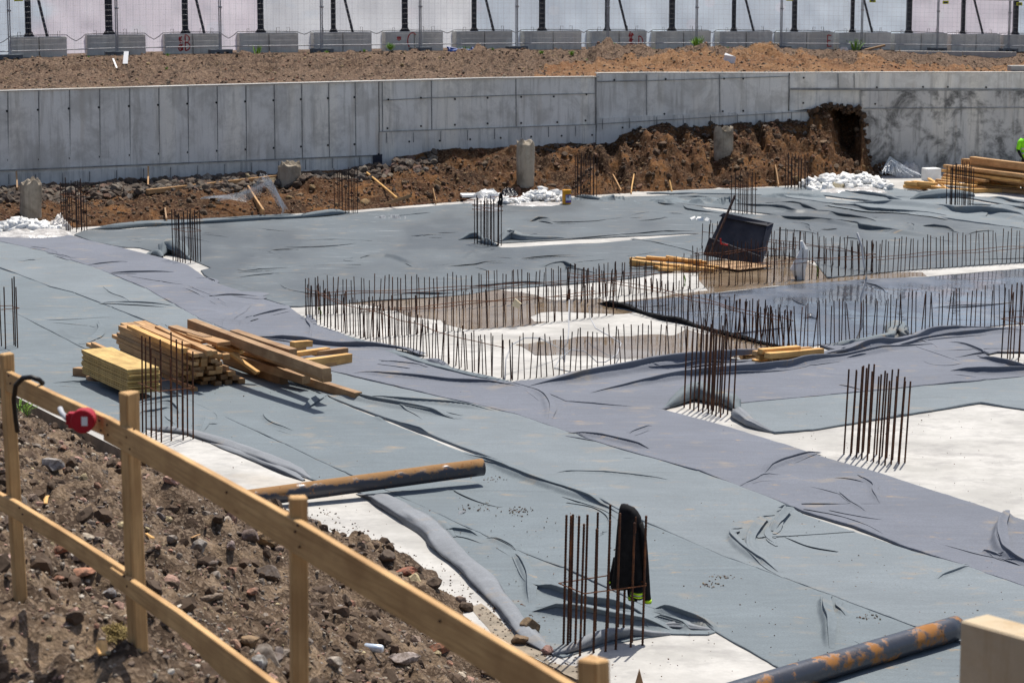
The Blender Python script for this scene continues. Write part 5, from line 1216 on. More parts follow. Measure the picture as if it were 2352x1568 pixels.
# yellow shuttering boards
Y0 = pxz(190, 800, .50); Y1 = pxz(313, 838, .50)
yl = pxz(188.5,799,.52); yr = pxz(292,845,.52); yb = pxz(257,794,.52); dd = (yr-yl); Lb = dd.length; dd.normalize(); pp = Vector((-dd.y, dd.x, 0)); wb = .50
for k in range(13):
    z = .14+k*.0285; of = random.uniform(-.03,.03)-(.05 if k in (7,8) else 0); off2 = random.uniform(-.012,.012); st = yl+dd*of+pp*(wb/2+off2); st.z = z
    plank(st, st+dd*(Lb*1.0), wb, .0235, 'yply', f'yellow shuttering board, {ORD[12-k]} from the top of its stack' if k < 12 else 'topmost yellow shuttering board with worn scuffs', 'shutter board', 'shutter_board', 'yellow shuttering boards', bev=.002)
# loose beams on the right of the stack
bm_(280,753,.66, 402,796,.62,.12,.08,'pine','light plank on top at the upper left of the timber stack',cat='plank',name='plank')
bm_(300,752,.70, 422,806,.64,.13,.08,'pinel','bright plank lying along the top front edge of the timber stack',cat='plank',name='plank')
bm_(330,753,.70, 430,793,.68,.13,.06,'pine','plank in the second row on top of the timber stack',cat='plank',name='plank')
bm_(362,754,.72, 480,811,.62,.085,.085,'pine','square batten lying across the top of the stack, pointing to the splintered pile'); bm_(396,750,.70,478,777,.66,.16,.05,'oldwood','greyish flat board at the top of the stack'); bm_(400,757,.66,470,786,.62,.14,.05,'pine','flat plank under the greyish board',cat='plank',name='plank')
bm_(442,768,.66, 515,790,.64,.24,.06,'pine','wide orange board in the middle of the stack top',cat='board',name='board')
bm_(440,743,.70, 750,857,.58,.15,.15,'oldwood','longest heavy square beam running over the right side of the stack')
bm_(446,752,.45, 752,868,.42,.15,.12,'oldwood','second heavy beam directly below the longest one')
bm_(470,800,.30,704,871,.20,.15,.13,'oldwood','grey heavy beam with a pale cut end, below the wide boards'); bm_(520,822,.10, 652,874,.08,.15,.14,'oldwood','dark brown beam low in the shadow under the stack')
bm_(500,790,.40, 668,836,.34,.22,.06,'pine','wide plank leading to a square cut end right of the splintered pile',cat='board',name='board')
bm_(538,766,.42, 672,811,.40,.15,.13,'oldwood','beam with a weathered brown face behind the longest beam'); bm_(620,840,.22,722,864,.18,.14,.07,'oldwood','beam end tucked between the two heavy beams')
bm_(640,852,.16, 823,911,.07,.13,.13,'oldwood','lone beam reaching out furthest right toward the camera')
bm_(672,792,.28, 712,788,.26,.12,.10,'pinel','short pale block end right of the weathered beam',cat='block',name='timber_block'); bm_(680,802,.20,700,799,.2,.1,.06,'pine','thin short piece under the pale block',cat='block',name='timber_block')
bm_(668,815,.26, 752,803,.22,.12,.08,'pinel','pale plank crossing under the beams toward the right',cat='plank',name='plank'); bm_(720,812,.2,796,803,.2,.12,.08,'oldwood','rough plank end right of the pale crossing plank',cat='plank',name='plank')
bm_(690,836,.14,802,822,.10,.14,.15,'pinel','thick pale beam crossing under the stack, furthest right end'); bm_(720,842,.06,767,836,.05,.12,.07,'pine','small block lying below the thick pale crossing beam',cat='block',name='timber_block')
bm_(470,800,.48,520,820,.46,.12,.09,'pine','short plank end in the upper row of cut ends',cat='plank',name='plank'); bm_(508,780,.56,558,796,.56,.13,.07,'pine','short board sticking out between the wide boards',cat='board',name='board'); bm_(520,790,.52,545,799,.52,.13,.05,'pine','small board end below the short sticking-out board',cat='board',name='board')
bm_(500,798,.50,555,808,.48,.09,.06,'pinel','slanting offcut on the splintered pile',cat='offcut',name='offcut'); bm_(505,785,.54,545,815,.44,.08,.06,'pine','broken slat slanting down on the splintered pile',cat='offcut',name='offcut')
bm_(530,812,.46,593,856,.20,.09,.05,'pinel','slat leaning down to the felt in front of the stack',cat='slat',name='slat'); bm_(545,812,.3,592,858,.08,.12,.06,'oldwood','wider slat leaning behind the thin one in front of the stack',cat='slat',name='slat')
kk = 0
for (x, y, z) in [(430,812,.46),(447,815,.40),(436,826,.33),(462,834,.26),(440,842,.22),(470,845,.2),(455,852,.15),(478,858,.13),(445,862,.1),(468,868,.07),(486,830,.36),(500,842,.26),(515,852,.2),(498,860,.14),(452,874,.05),(484,876,.05),(428,852,.18),(524,862,.13),(538,870,.06),(508,872,.06)]:
    bm_(x-34, y-14, z, x+18, y+6, z, random.uniform(.09,.13), random.uniform(.06,.085), 'oldwood' if kk % 2 else 'pine', 'short plank among the jumbled cut ends at the front of the timber stack', 'jumbled cut ends at the front of the timber stack', 'plank', 'plank'); kk += 1
# small plank stack on the front bar row
G2 = 'small plank stack right of the tall starter bars'; 
for k, (x0,y0,z0,x1,y1,z1,w_,h_) in enumerate([(1702,820,.06,1760,818,.05,.12,.08),(1716,826,.05,1770,823,.05,.12,.09),(1730,831,.05,1800,826,.05,.12,.08),(1755,829,.05,1880,812,.05,.12,.09),(1740,820,.15,1800,816,.14,.11,.08),(1770,822,.15,1884,808,.14,.13,.09),(1733,811,.24,1860,802,.22,.12,.08),(1745,807,.28,1835,799,.28,.14,.08),(1762,816,.24,1886,806,.2,.14,.09),(1790,826,.13,1850,822,.12,.1,.07)]):
    bm_(x0,y0,z0,x1,y1,z1,w_,h_,'pinel' if k % 3 else 'pine', ['lowest plank at the left end','second low plank','low plank nearest the felt','long low plank at the back','short plank of the middle layer','long plank of the middle layer','back plank of the top layer','topmost thick plank','long bright plank at the top front','short nearest plank'][k]+' of the small stack beside the front bar row', G2, 'plank', 'plank')
# loose planks left of the black panel
G3 = 'loose planks left of the black panel'
for k, (x0,y0,z0,x1,y1,z1,w_,h_) in enumerate([(1446,606,.06,1530,606,.05,.13,.08),(1448,598,.18,1560,612,.12,.12,.06),(1460,592,.2,1600,604,.15,.13,.05),(1485,590,.24,1610,600,.2,.12,.05),(1480,604,.12,1590,612,.1,.12,.07),(1500,614,.06,1560,616,.05,.1,.06),(1513,618,.08,1622,616,.06,.13,.08),(1530,590,.26,1625,603,.16,.1,.05),(1446,594,.10,1500,596,.1,.08,.05),(1560,612,.12,1640,620,.06,.12,.07),(1576,603,.14,1650,614,.08,.14,.06)]):
    bm_(x0,y0,z0,x1,y1,z1,w_,h_,'pinel', ['lowest left plank','long slanting plank','thin plank on top','highest slanting plank','middle thick plank','short dark-ended plank','front plank nearest the bars','upper right plank','thin tip plank at far left','right plank touching the panel','flat plank half under the panel'][k]+' in the loose heap left of the black panel', G3, 'plank', 'plank')
# big sawn timber stack at the right edge
G4 = 'big sawn timber stack at the right edge'; c6 = lambda x, y: (2124.6+.1648*x, 258.4+.1648*y); k = 0
def c6b(x0, y0, z0, x1, y1, z1, w_, h_, mat, lab, cat='timber beam', nm='timber_beam'):
    a = c6(x0, y0); b = c6(x1, y1); return bm_(a[0], a[1], z0, b[0], b[1], z1, w_, h_, mat, lab, G4, cat, nm)
c6b(660,665,.80,1700,790,.80,.2,.20,'pine','top rear heavy beam of the big sawn timber stack'); c6b(650,712,.70,1700,845,.66,.2,.20,'pine','upper front heavy beam of the big sawn timber stack'); c6b(525,690,.66,660,700,.66,.18,.2,'pine','short beam end sticking out left of the two heavy beams')
lst = [(600,745,.58),(440,748,.60),(420,765,.5),(390,775,.54),(330,790,.48),(280,745,.6),(265,810,.46),(330,820,.44),(300,845,.40),(620,850,.42),(270,872,.36),(620,880,.34),(720,900,.32),(840,930,.28),(300,895,.30),(260,915,.28),(420,940,.22),(160,950,.24),(200,975,.2),(860,960,.22),(350,990,.16),(810,1000,.16),(860,1030,.12),(1000,1050,.10),(560,1000,.14),(900,1070,.06)]
lens = [1200,1300,1250,1200,1150,1200,1100,1150,1200,1000,600,900,700,600,470,500,430,300,500,700,520,500,480,500,300,520]
for (x, y, z), L in zip(lst, lens):
    w_ = .16 if k % 3 else .2
    c6b(x, y, z, x+L, y+L*(.125 if k < 18 else .10)+random.uniform(-8, 8), max(.05, z-.03), w_, .09 if k % 2 else .07, 'pine' if k % 3 else 'pinel', f'{ORD[k-3]} sawn plank from the top of the big stack at the right edge', 'plank', 'plank'); k += 1
c6b(220,1095,.08,1050,1085,.06,.16,.12,'pinel','pale beam lying alone in front of the big sawn timber stack'); c6b(50,925,.22,155,985,.14,.09,.06,'pinel','short slat leaning at the left foot of the big stack, upper one','slat','slat'); c6b(190,975,.2,315,1070,.05,.08,.05,'pinel','short slat leaning at the left foot of the big stack, lower one','slat','slat')
for k, (x0, y0, x1, y1, z, t_) in enumerate([(2078,428,2130,431,.06,'lowest'),(2082,424,2140,427,.14,'middle'),(2098,419,2150,423,.22,'upper'),(2080,420,2110,422,.2,'short upper'),(2120,428,2162,433,.1,'right')]):
    bm_(x0,y0,z,x1,y1,z,.2,.09,'pinel',f'{t_} sawn plank of the small pile left of the big stack','small plank pile left of the big stack','plank','plank')
# boards and stakes on the far slope
def wl(x, y, v=None): return bank_hit(x, y)
def stick(x0, y0, x1, y1, wd, th, mat, label, lift=.05, Yo=-.35, cat='board', name='board'):
    a = wl(x0, y0); b = wl(x1, y1); Y_ = min(a.y, b.y)+Yo
    return plank(PV(x0, y0, min(a.y+Yo, 90)), PV(x1, y1, b.y+Yo), wd, th, mat, label, cat, name)
stick(338,441,635,407,.10,.12,'pine','long pale beam lying along the far slope left of the wire tangle')
stick(570,437,605,492,.05,.26,'pine','board leaning on the slope under the wire tangle')
a = wl(880,466); sq = empty('squeegee', PV(883,470,a.y-.3), 'long-handled wooden squeegee lying on the brown slope', 'squeegee')
mb = MB(); mb.beam(PV(883,470,a.y-.3), PV(945,449,a.y-.3), .05, .09); build('head', mb, M['oldwood'], sq)
mb = MB(); mb.tube([PV(843,397,wl(843,397).y-.35), PV(912,455,a.y-.28)], .03, 10); build('handle', mb, M['pinel'], sq)
stick(995,436,1001,466,.02,.12,'pine','upright brown stake beside the foam sheets')
stick(1456,402,1450,445,.03,.09,'pinel','upright pale stake behind the felt hump'); stick(1407,402,1427,437,.03,.06,'pine','thin leaning stake left of the upright pale stake')
stick(1537,415,1544,441,.03,.08,'pinel','short pale stake between the felt hump and slope'); stick(1780,382,1788,428,.03,.13,'pine','split board standing at the foot of the slope left of the foam heap')
stick(340,386,341,430,.04,.12,'pine','short post standing in the rubble below the wall'); stick(37,398,40,436,.04,.13,'oldwood','short post at the far left behind the broken pile'); stick(380,480,382,504,.04,.09,'oldwood','small grey post at the foot of the slope')
stick(925,385,950,399,.02,.08,'pine','small board fragment lying below the wall'); stick(998,414,1012,424,.02,.08,'pine','loose wood chip on the upper slope')
# thin rusty bars lying along the slab's back edge
for k in range(26):
    x = random.uniform(240, 1750); L = random.uniform(30, 90); yy = float(np.interp(x, [p[0] for p in SLABBACK], [p[1] for p in SLABBACK]))-random.uniform(0, 9)
    y2 = float(np.interp(x+L, [p[0] for p in SLABBACK], [p[1] for p in SLABBACK]))-random.uniform(0, 3)
    mb = MB(); a = GV(x, yy, .10+random.uniform(0,.1)); b = GV(x+L, y2, .06); mb.tube([a, (a+b)/2+Vector((0,0,.03)), b], .009, 5)
    tag(build('rusty_rod', mb, M['tie'], None, a), 'thin rusty rod lying along the back edge of the slab', 'rod', 'rods along the back edge of the slab')

# ------------------------------------------------------------------ foreground timber rail
up = Vector((0,0,1))
PY = [13.2, 11.4, 9.5, 7.5]
fence = empty('timber_rail', PV(295, 1568, 11.4), 'blurred yellow-brown timber guard rail of posts and two boards across the lower left', 'fence')
def fpost(xt, yt, xb, yb, Y, w_, ang, notch=False, z0=2.4):
    t_ = PV(xt, yt, Y); b = PV(xb, yb, Y); d_ = (t_-b).normalized(); b = t_-d_*(t_.z-z0)
    p = plank(b, t_, w_, w_*.92, 'fencew', None, None, 'rail_post', None, roll_=ang, bev=.006)
    p.parent = fence; p.matrix_basis = Matrix.Translation(-wloc(fence)) @ p.matrix_basis
    for k_ in ('category',):
        if k_ in p: del p[k_]
    return p
fpost(16,812,48,1390,13.2,.072,.5); fpost(295,899,322,1568,11.4,.078,.75); fpost(683,1139,686,1568,9.5,.078,.2); fpost(1366,1511,1368,1568,7.5,.083,.85)
def fboard(pts, name='rail_board', th=.035):
    """pts: list of (x, ytop, ybot, Y)"""
    mb = MB(); vs = []; n_ = len(pts)
    for x, yt, yb, Y in pts:
        a = PV(x, yt, Y); b = PV(x, yb, Y); h = (a.z-b.z); b = Vector((a.x, a.y, a.z-h)); o_ = Vector((EN[0], EN[1], 0))*th; vs += [a, b, b+o_, a+o_]
    fs_ = []
    for i in range(n_-1):
        for k in range(4): fs_.append((i*4+k, i*4+(k+1) % 4, i*4+4+(k+1) % 4, i*4+4+k))
    fs_ += [(3,2,1,0), (n_*4-4, n_*4-3, n_*4-2, n_*4-1)]; mb.add(vs, fs_)
    org = (vs[0]+vs[-1])/2; x_ = (vs[-4]-vs[0]).normalized(); y_ = up.cross(x_).normalized(); z_ = x_.cross(y_); R = Matrix((x_, y_, z_)).transposed().to_4x4()
    W_ = Matrix.Translation(org) @ R; inv = W_.inverted(); me = bpy.data.meshes.new(name); me.from_pydata([inv @ Vector(v) for v in mb.v], [], mb.f); me.materials.append(M['fencew'])
    bm = bmesh.new(); bm.from_mesh(me); bmesh.ops.recalc_face_normals(bm, faces=bm.faces); bmesh.ops.bevel(bm, geom=[e for e in bm.edges if e.calc_face_angle(0) > .8], offset=.003, segments=1, affect='EDGES'); bm.to_mesh(me); bm.free()
    o = bpy.data.objects.new(name, me); COL.objects.link(o); o.parent = fence; o.matrix_basis = Matrix.Translation(-wloc(fence)) @ W_; return o
def Yl(x):  # depth of the rail line at picture column x (straight in plan)
    return float(1/np.interp(x, [-200,15,295,683,1367,1700], [1/14.9,1/13.2,1/11.4,1/9.5,1/7.5,1/6.6]))-.06
def line(pts): return [(x, a, b, Yl(x)) for x, a, b in pts]
bo1 = fboard(line([(-120,776,828),(0,846,893),(120,904,950),(238,957,1001)])); bo2 = fboard([(x, a, b, Y-.045) for x, a, b, Y in line([(236,955,1011),(480,1086,1149),(684,1199,1278),(1009,1395,1478),(1263,1548,1640),(1450,1661,1755)])])
bo3 = fboard(line([(-120,1075,1108),(29,1150,1190),(150,1224,1262),(289,1313,1362)])); bo4 = fboard([(x, a, b, Y-.045) for x, a, b, Y in line([(252,1302,1340),(404,1404,1452),(521,1492,1568),(615,1562,1632),(800,1700,1780)])])
nl = MB()
for x, y in [(20,862),(24,880),(291,1003),(299,1030),(308,985),(678,1220),(688,1255),(684,1205),(300,1330),(292,1345),(45,1165),(52,1180),(228,965),(232,988),(246,975),(248,998),(285,1322),(520,1130),(1010,1425)]:
    q = PV(x, y, Yl(x)-.05); nl.tube([q, q+Vector((0,-.006,0))], .0055, 8)
build('nail_head', nl, M['rebarb'], fence)
# cable and red socket on the rail
mb = MB(); pts = [(40,990,13.0),(36,960,12.95),(32,915,12.9),(36,885,12.85),(52,868,12.8),(72,866,12.75),(90,872,12.75),(98,880,12.8)]
mb.tube([PV(x, y, Y-.1) for x, y, Y in pts], .014, 8); tag(build('rail_cable', mb, M['cable'], None, PV(40,990,12.9), smooth=True), 'black cable looped over the top rail near the first post', 'cable')
sk = empty('power_socket', PV(188, 966, 11.7), 'round red power socket with a white label hanging on the top rail', 'socket')
c0 = PV(191, 966, 11.62); mb = MB(); mb.tube([c0+Vector((0,.12,0)), c0+Vector((0,.04,0))], [.045,.052], 20); mb.tube([c0+Vector((0,.04,0)), c0+Vector((0,.035,0)), c0+Vector((0,-.02,0)), c0+Vector((0,-.025,0))], [.052,.060,.060,.055], 24); build('body', mb, M['socket'], sk, smooth=False)
c1 = PV(170, 965, 11.66); mb = MB(); mb.beam(c1+Vector((0,0,-.035)), c1+Vector((0,0,.04)), .05, .05); mb.tube([c1+Vector((-.03,0,-.02)), c1+Vector((-.03,0,.03))], .012, 8); build('hinge', mb, M['socket'], sk)
mb = MB(); q = c0+Vector((-.004,-.026,-.02)); mb.slab([q, q+Vector((.03,0,0)), q+Vector((.03,0,.045)), q+Vector((0,0,.045))], (0,-.002,0)); build('label_plate', mb, M['white'], sk)
mb = MB(); mb.tube([c1+Vector((-.01,.03,-.01)), PV(155,962,11.75), PV(143,950,11.8), PV(138,938,11.85)], .014, 8); build('plug_cable', mb, M['gcable'], sk, smooth=True)
# concrete pillar corner at the lower right
A = PV(2205, 1424, 9.6); dr = Vector((.62, -.785, 0)); dl = Vector((.785, .62, 0)); mb = MB(); a = A; b = A+dl*.17; c_ = b+dr*1.4; d_ = a+dr*1.4
mb.prism([(a.x,a.y),(d_.x,d_.y),(c_.x,c_.y),(b.x,b.y)], 1.6, A.z); tag(build('concrete_pillar', mb, M['pillar'], None, (A.x, A.y, 1.6), bevel=.008), 'tan concrete block cut by the lower right corner', 'concrete block')
mb = MB(); c0 = PV(1469, 1537, 20.6); bt = Vector((c0.x, c0.y, -.45)); w2 = .042
for zz in (): pass
mb.slab([c0, c0+Vector((w2,0,-.16)), Vector((c0.x+w2, c0.y, -.45)), Vector((c0.x-w2, c0.y, -.45)), c0+Vector((-w2,0,-.16))], (0,.05,0)); tag(build('stake', mb, M['oldwood'], None, bt, bevel=.003), 'pointed wooden stake standing at the bottom edge of the photo', 'stake')

# ------------------------------------------------------------------ steel pipes
def pipe(p0, p1, r, mat, label, n=48):
    p0 = Vector(p0); p1 = Vector(p1); m = 26; mb = MB(); P = [p0.lerp(p1, k/m) for k in range(m+1)]
    e = (p1-p0).normalized(); mb.tube(P+[p1, p1-e*.25], [r]*(m+1)+[r*.92, r*.9], n); me = bpy.data.meshes.new('steel_pipe'); off = p0.copy()
    me.from_pydata([tuple(Vector(v)-off) for v in mb.v], [], mb.f); me.polygons.foreach_set('use_smooth', [len(p.vertices) == 4 for p in me.polygons]); me.materials.append(M[mat])
    o = bpy.data.objects.new('steel_pipe', me); COL.objects.link(o); o.location = off; return tag(o, label, 'pipe', 'steel pipes')
pipe(pxz(560,1146,.13), pxz(1108,1072,.25), .108, 'pipe1', 'muddy steel pipe lying across the felt at left centre'); pipe(pxz(1500,1650,.14), pxz(2197,1441,.15), .118, 'pipe', 'rust-patched steel pipe at the lower right beside the concrete block')

# ------------------------------------------------------------------ black shuttering panel with prop
pn = empty('formwork_shutter', GV(1690, 604), 'large black shuttering panel leaning behind the bar rows', 'formwork panel')
YP = GV(1690, 604).y; q = [PV(1615,586,YP+.1), PV(1742,608,YP-.1), PV(1765,513,YP+.35), PV(1663,489,YP+.5)]; mb = MB(); mb.slab(q, (.02,.06,0)); build('face_board', mb, M['panel'], pn, bevel=.004)
mb = MB(); mb.slab([PV(1615,586,YP+.02), PV(1742,609,YP-.18), PV(1747,588,YP-.14), PV(1629,545,YP+.06)], (.0,.05,0)); build('lower_board', mb, M['panel'], pn, bevel=.004)
mb = MB(); mb.slab([PV(1740,611,YP-.2), PV(1752,604,YP-.2), PV(1777,514,YP+.3), PV(1763,511,YP+.3)], (0,.09,0)); build('side_rib', mb, M['bpost'], pn)
mb = MB(); mb.slab([PV(1652,497,YP+.4), PV(1663,489,YP+.4), PV(1777,513,YP+.3), PV(1764,519,YP+.25)], (0,.08,0)); build('top_rib', mb, M['bpost'], pn)
mb = MB(); mb.tube([PV(1631,584,YP-.5), PV(1660,515,YP-.2), PV(1688,450,YP+.1)], .028, 8); tag(build('prop_bar', mb, M['rebarb'], None, PV(1631,584,YP-.5)), 'dark bar leaning against the left side of the black panel', 'bar')
mb = MB(); q0 = PV(1655,560,YP-.08); mb.beam(PV(1655,548,YP-.1), PV(1656,560,YP-.1), .03, .03); mb.beam(PV(1656,560,YP-.12), PV(1672,563,YP-.14), .03, .03); build('paint_mark', mb, M['red'], pn)
plank(pxz(1622,600,.05), pxz(1735,616,.05), 1.0, .02, 'oldwood', 'thin dark board lying flat at the foot of the black panel', 'board', 'board')

# ------------------------------------------------------------------ pail, bag, scraps, wire tangles
pb = GV(1301.5, 470); pl_ = empty('pail', pb, 'amber pail with a white and violet label at the edge of the slab', 'pail'); r = .118; mb = MB()
mb.tube([pb+up*h for h in (0,.01,.37,.385,.40)], [r*.95,r,r*1.03,r*1.09,r*1.09], 28); build('body', mb, M['amber'], pl_)
def wrap(z0, z1, a0, a1, rr, mat, nm, par):
    mb = MB(); n_ = 10; vs = []
    for k in range(n_+1):
        a_ = math.radians(a0+(a1-a0)*k/n_); d_ = Vector((math.sin(a_), -math.cos(a_), 0))*rr; vs += [pb+d_+up*z0, pb+d_+up*z1]
    mb.add(vs, [(2*k, 2*k+2, 2*k+3, 2*k+1) for k in range(n_)]); return build(nm, mb, M[mat], par)
lb = wrap(.06,.28,-15,80,r*1.045,'lilac','label_sheet',pl_); wrap(.12,.25,-10,75,r*1.055,'white','label_field',lb)
mb = MB(); o3 = pb+Vector((-.005, -r*1.07, .195)); s_ = .05
stroke(mb, o3, Vector((s_,0,0)), up*s_, [(.35,0),(.35,1),(0,.35),(.5,.35)], .006); stroke(mb, o3+Vector((.036,.003,0)), Vector((s_,0,0)), up*s_, [(0,.8),(.25,1),(.5,.75),(0,0),(.5,0)], .006); build('lettering', mb, M['ink'], lb)
mb = MB(); mb.tube([pb+Vector((r*math.cos(a)*1.08, 0.02, .38+.13*math.sin(a))) for a in np.linspace(0, math.pi, 14)], .005, 6); build('handle', mb, M['gcable'], pl_)
def blob(nm, x0, x1, yb, h, mat, label, cat, seed=0, dep=.7, nx=50, ny=26, sharp=1.0, group=None):
    A = GV(x0, yb); B = GV(x1, yb); c = (A+B)/2; V = []; d_ = B-A
    for j in range(ny):
        for i in range(nx):
            u = i/(nx-1); v = j/(ny-1); e = (math.sin(math.pi*u)**.5)*(math.sin(math.pi*v)**.5)
            z = h*e*(.75+.5*float(vn(u*4+seed, v*3, seed))+.4*sharp*abs(float(fbm(u*7, v*6, 3, seed+2))))
            V.append((A.x+d_.x*u-c.x+.1*float(vn(v*5, u, seed)), (v-.5)*dep*(.8+.4*math.sin(math.pi*u))+d_.y*(u-.5), z-.005))
    i, j = np.meshgrid(np.arange(nx-1), np.arange(ny-1)); i = i.ravel(); j = j.ravel(); Fq = np.c_[j*nx+i, j*nx+i+1, (j+1)*nx+i+1, (j+1)*nx+i]
    return tag(link(nm, np_mesh(nm, V, Fq), M[mat], None, c+Vector((0,dep/2,0))), label, cat, group)
blob('bin_bag', 1150, 1194, 462, .36, 'bag', 'shiny black plastic bag beside the white foam scraps', 'plastic bag', 3, .6)
blob('plastic_sheet', 1062, 1160, 470, .16, 'poly', 'crumpled pale plastic sheet lying left of the black bag', 'plastic sheet', 5, 1.2); blob('plastic_sheet', 1158, 1292, 474, .10, 'poly', 'clear plastic sheet under the foam scraps beside the amber pail', 'plastic sheet', 6, 1.4)
blob('plastic_sheet', -30, 150, 548, .20, 'poly', 'grey plastic sheet under the white scraps at far left', 'plastic sheet', 7, 1.5); blob('plastic_sheet', 100, 152, 532, .42, 'poly', 'raised grey plastic fold beside the far left starter bars', 'plastic sheet', 8, .7); blob('plastic_sheet', 1885, 2045, 447, .20, 'poly', 'crumpled clear plastic in front of the large white foam heap', 'plastic sheet', 9, 1.0)
blob('plastic_sheet', 1085, 1152, 486, .07, 'under', 'pale grey crumpled cloth on the slab left of the coil', 'cloth', 10, 1.2); blob('plastic_sheet', 2128, 2172, 418, .30, 'poly', 'clear plastic over a white foam block left of the big timber stack', 'plastic sheet', 12, .8)
def scraps(x0, x1, yb, n_, hmax, smin, smax, label, dep=.7, cols=('foam',), shape=1.0):
    A = GV(x0, yb); B = GV(x1, yb); mb = MB(); c = (A+B)/2
    for k in range(n_):
        u = random.random(); e = math.sin(math.pi*min(max(u, .05), .95))**.5; v = random.gauss(0, .3); h = hmax*e*max(0, 1-(abs(v)*1.6)**2)*random.uniform(.4, 1)
        p = A.lerp(B, u)+Vector((0, dep/2+v*dep, h+.02)); s_ = random.uniform(smin, smax)
        R = Matrix.Rotation(random.uniform(0, 6), 3, 'Z') @ Matrix.Rotation(random.gauss(0, .3), 3, 'X') @ Matrix.Rotation(random.gauss(0, .3), 3, 'Y')
        mb.box(p, (s_*random.uniform(.8, 1.7), s_*random.uniform(.5, 1), s_*random.uniform(.3, .7)), R, s_*.14)
    return tag(build('foam_scraps', mb, M[cols[0]], None, c, smooth=len(mb.v) > 400), label, 'foam scraps', None, 'stuff')
scraps(1195,1285,468,230,.30,.05,.18,'heap of white foam scraps between the black bag and amber pail'); scraps(1150,1215,472,60,.12,.05,.16,'white crumbs under the bag')
scraps(1090,1160,466,36,.22,.12,.34,'white foam offcuts left of the black bag'); scraps(-30,112,540,170,.30,.08,.26,'heap of white foam scraps at the far left')
scraps(1856,2050,438,330,.36,.07,.28,'large heap of white foam scraps at the foot of the slope', dep=1.3); scraps(1900,1955,438,7,.30,.2,.36,'cream foam pieces in the white heap', cols=('cream',), dep=.9)
scraps(1225,1290,462,9,.4,.14,.26,'bigger foam blocks on top of the heap')
mb = MB(); p = GV(1098, 464); mb.box(p+Vector((0,.3,.16)), (.95,.5,.07), Matrix.Rotation(.15,3,'Z')); tag(build('foam_board', mb, M['foam'], None, p, bevel=.01), 'flat white foam board with a cream edge left of the black bag', 'foam board')
mb = MB(); p = GV(2143, 420); mb.box(p+Vector((0,.35,.22)), (.46,.4,.38), Matrix.Rotation(.3,3,'Z')); tag(build('foam_block', mb, M['foam'], None, p, bevel=.02), 'white foam block wrapped in clear plastic left of the timber stack', 'foam block')
# wire mesh tangles
def tangle(nm, curves, label, r=.006):
    mb = MB(); base = curves[0][0]
    for c in curves: mb.tube(c, r, 5, False)
    return tag(build(nm, mb, M['steel'], None, base), label, 'wire mesh')
Yt = wl(600, 470).y-.9; cs = []
for k in range(11):
    o = k*1.6; cs.append([PV(x+(k-5)*(.8 if i > 3 else .2), y+o*(.5 if i < 2 else 1.5), Yt+.04*k) for i, (x, y) in enumerate([(470-k*1.2,452-k*.3),(520,448),(565,440),(592,418),(602,399+k*.4),(618,402+k),(634,425+k),(648,455+k*.8),(662-k*2.6,480-k*.2)])])
for k in range(9):
    cs.append([PV(562+k*5, 430-k*1.2, Yt-.05), PV(561+k*5, 445-k*.8, Yt-.08), PV(560+k*4.5, 452-k*.4, Yt)])
for k in range(8): cs.append([PV(x, y, Yt-.1) for x, y in [(598+k*3,402+k*2),(612+k*3.4,425+k*2),(625+k*3.6,450+k*2),(640+k*3,474+k)]])
for k in range(6): cs.append([PV(x, y+k*1.4, Yt+.1) for x, y in [(500,455),(545,447),(590,428),(625,412)]])
tangle('wire_tangle', cs, 'bent bundle of bright galvanised wire lying over the board on the far slope', .0038)
cs = []; Y2 = 66.5; rr = random.Random(4)
for k in range(26):
    a = rr.uniform(0, 1); x0 = 2022+a*30; cs.append([PV(x0+rr.uniform(-3,3), 398+rr.uniform(-3,4), Y2+rr.uniform(-.3,.3)), PV(2030+a*22, 382+rr.uniform(-4,4), Y2), PV(2043+a*8, 360+a*6+rr.uniform(-2,2), Y2), PV(2055+a*12, 378+rr.uniform(-5,5), Y2), PV(2058+a*60, 400+rr.uniform(-4,6), Y2+rr.uniform(-.3,.3))])
for k in range(12):
    a = k/11; cs.append([PV(2026+a*20, 392-a*24, Y2-.15), PV(2040+a*20, 398-a*20, Y2-.25), PV(2060+a*20, 404-a*18, Y2-.15)])
tangle('wire_tangle', cs, 'crumpled bundle of wire mesh at the foot of the rough wall at right', .006)
blob('plastic_sheet', 2060, 2118, 408, .52, 'poly', 'dusty plastic heap right of the crumpled wire mesh', 'plastic sheet', 15, .9)
tag(tangle('wire_coil', [[PV(1149+2.5*math.cos(a)+k*.8, 470+14*math.sin(a)-12, 54.6) for a in np.linspace(0, 6.28, 18)] for k in range(4)], 'coil of black wire hanging on the starter bars at the end of the white strip', .012), cat='wire coil').data.materials[0] = M['cable']
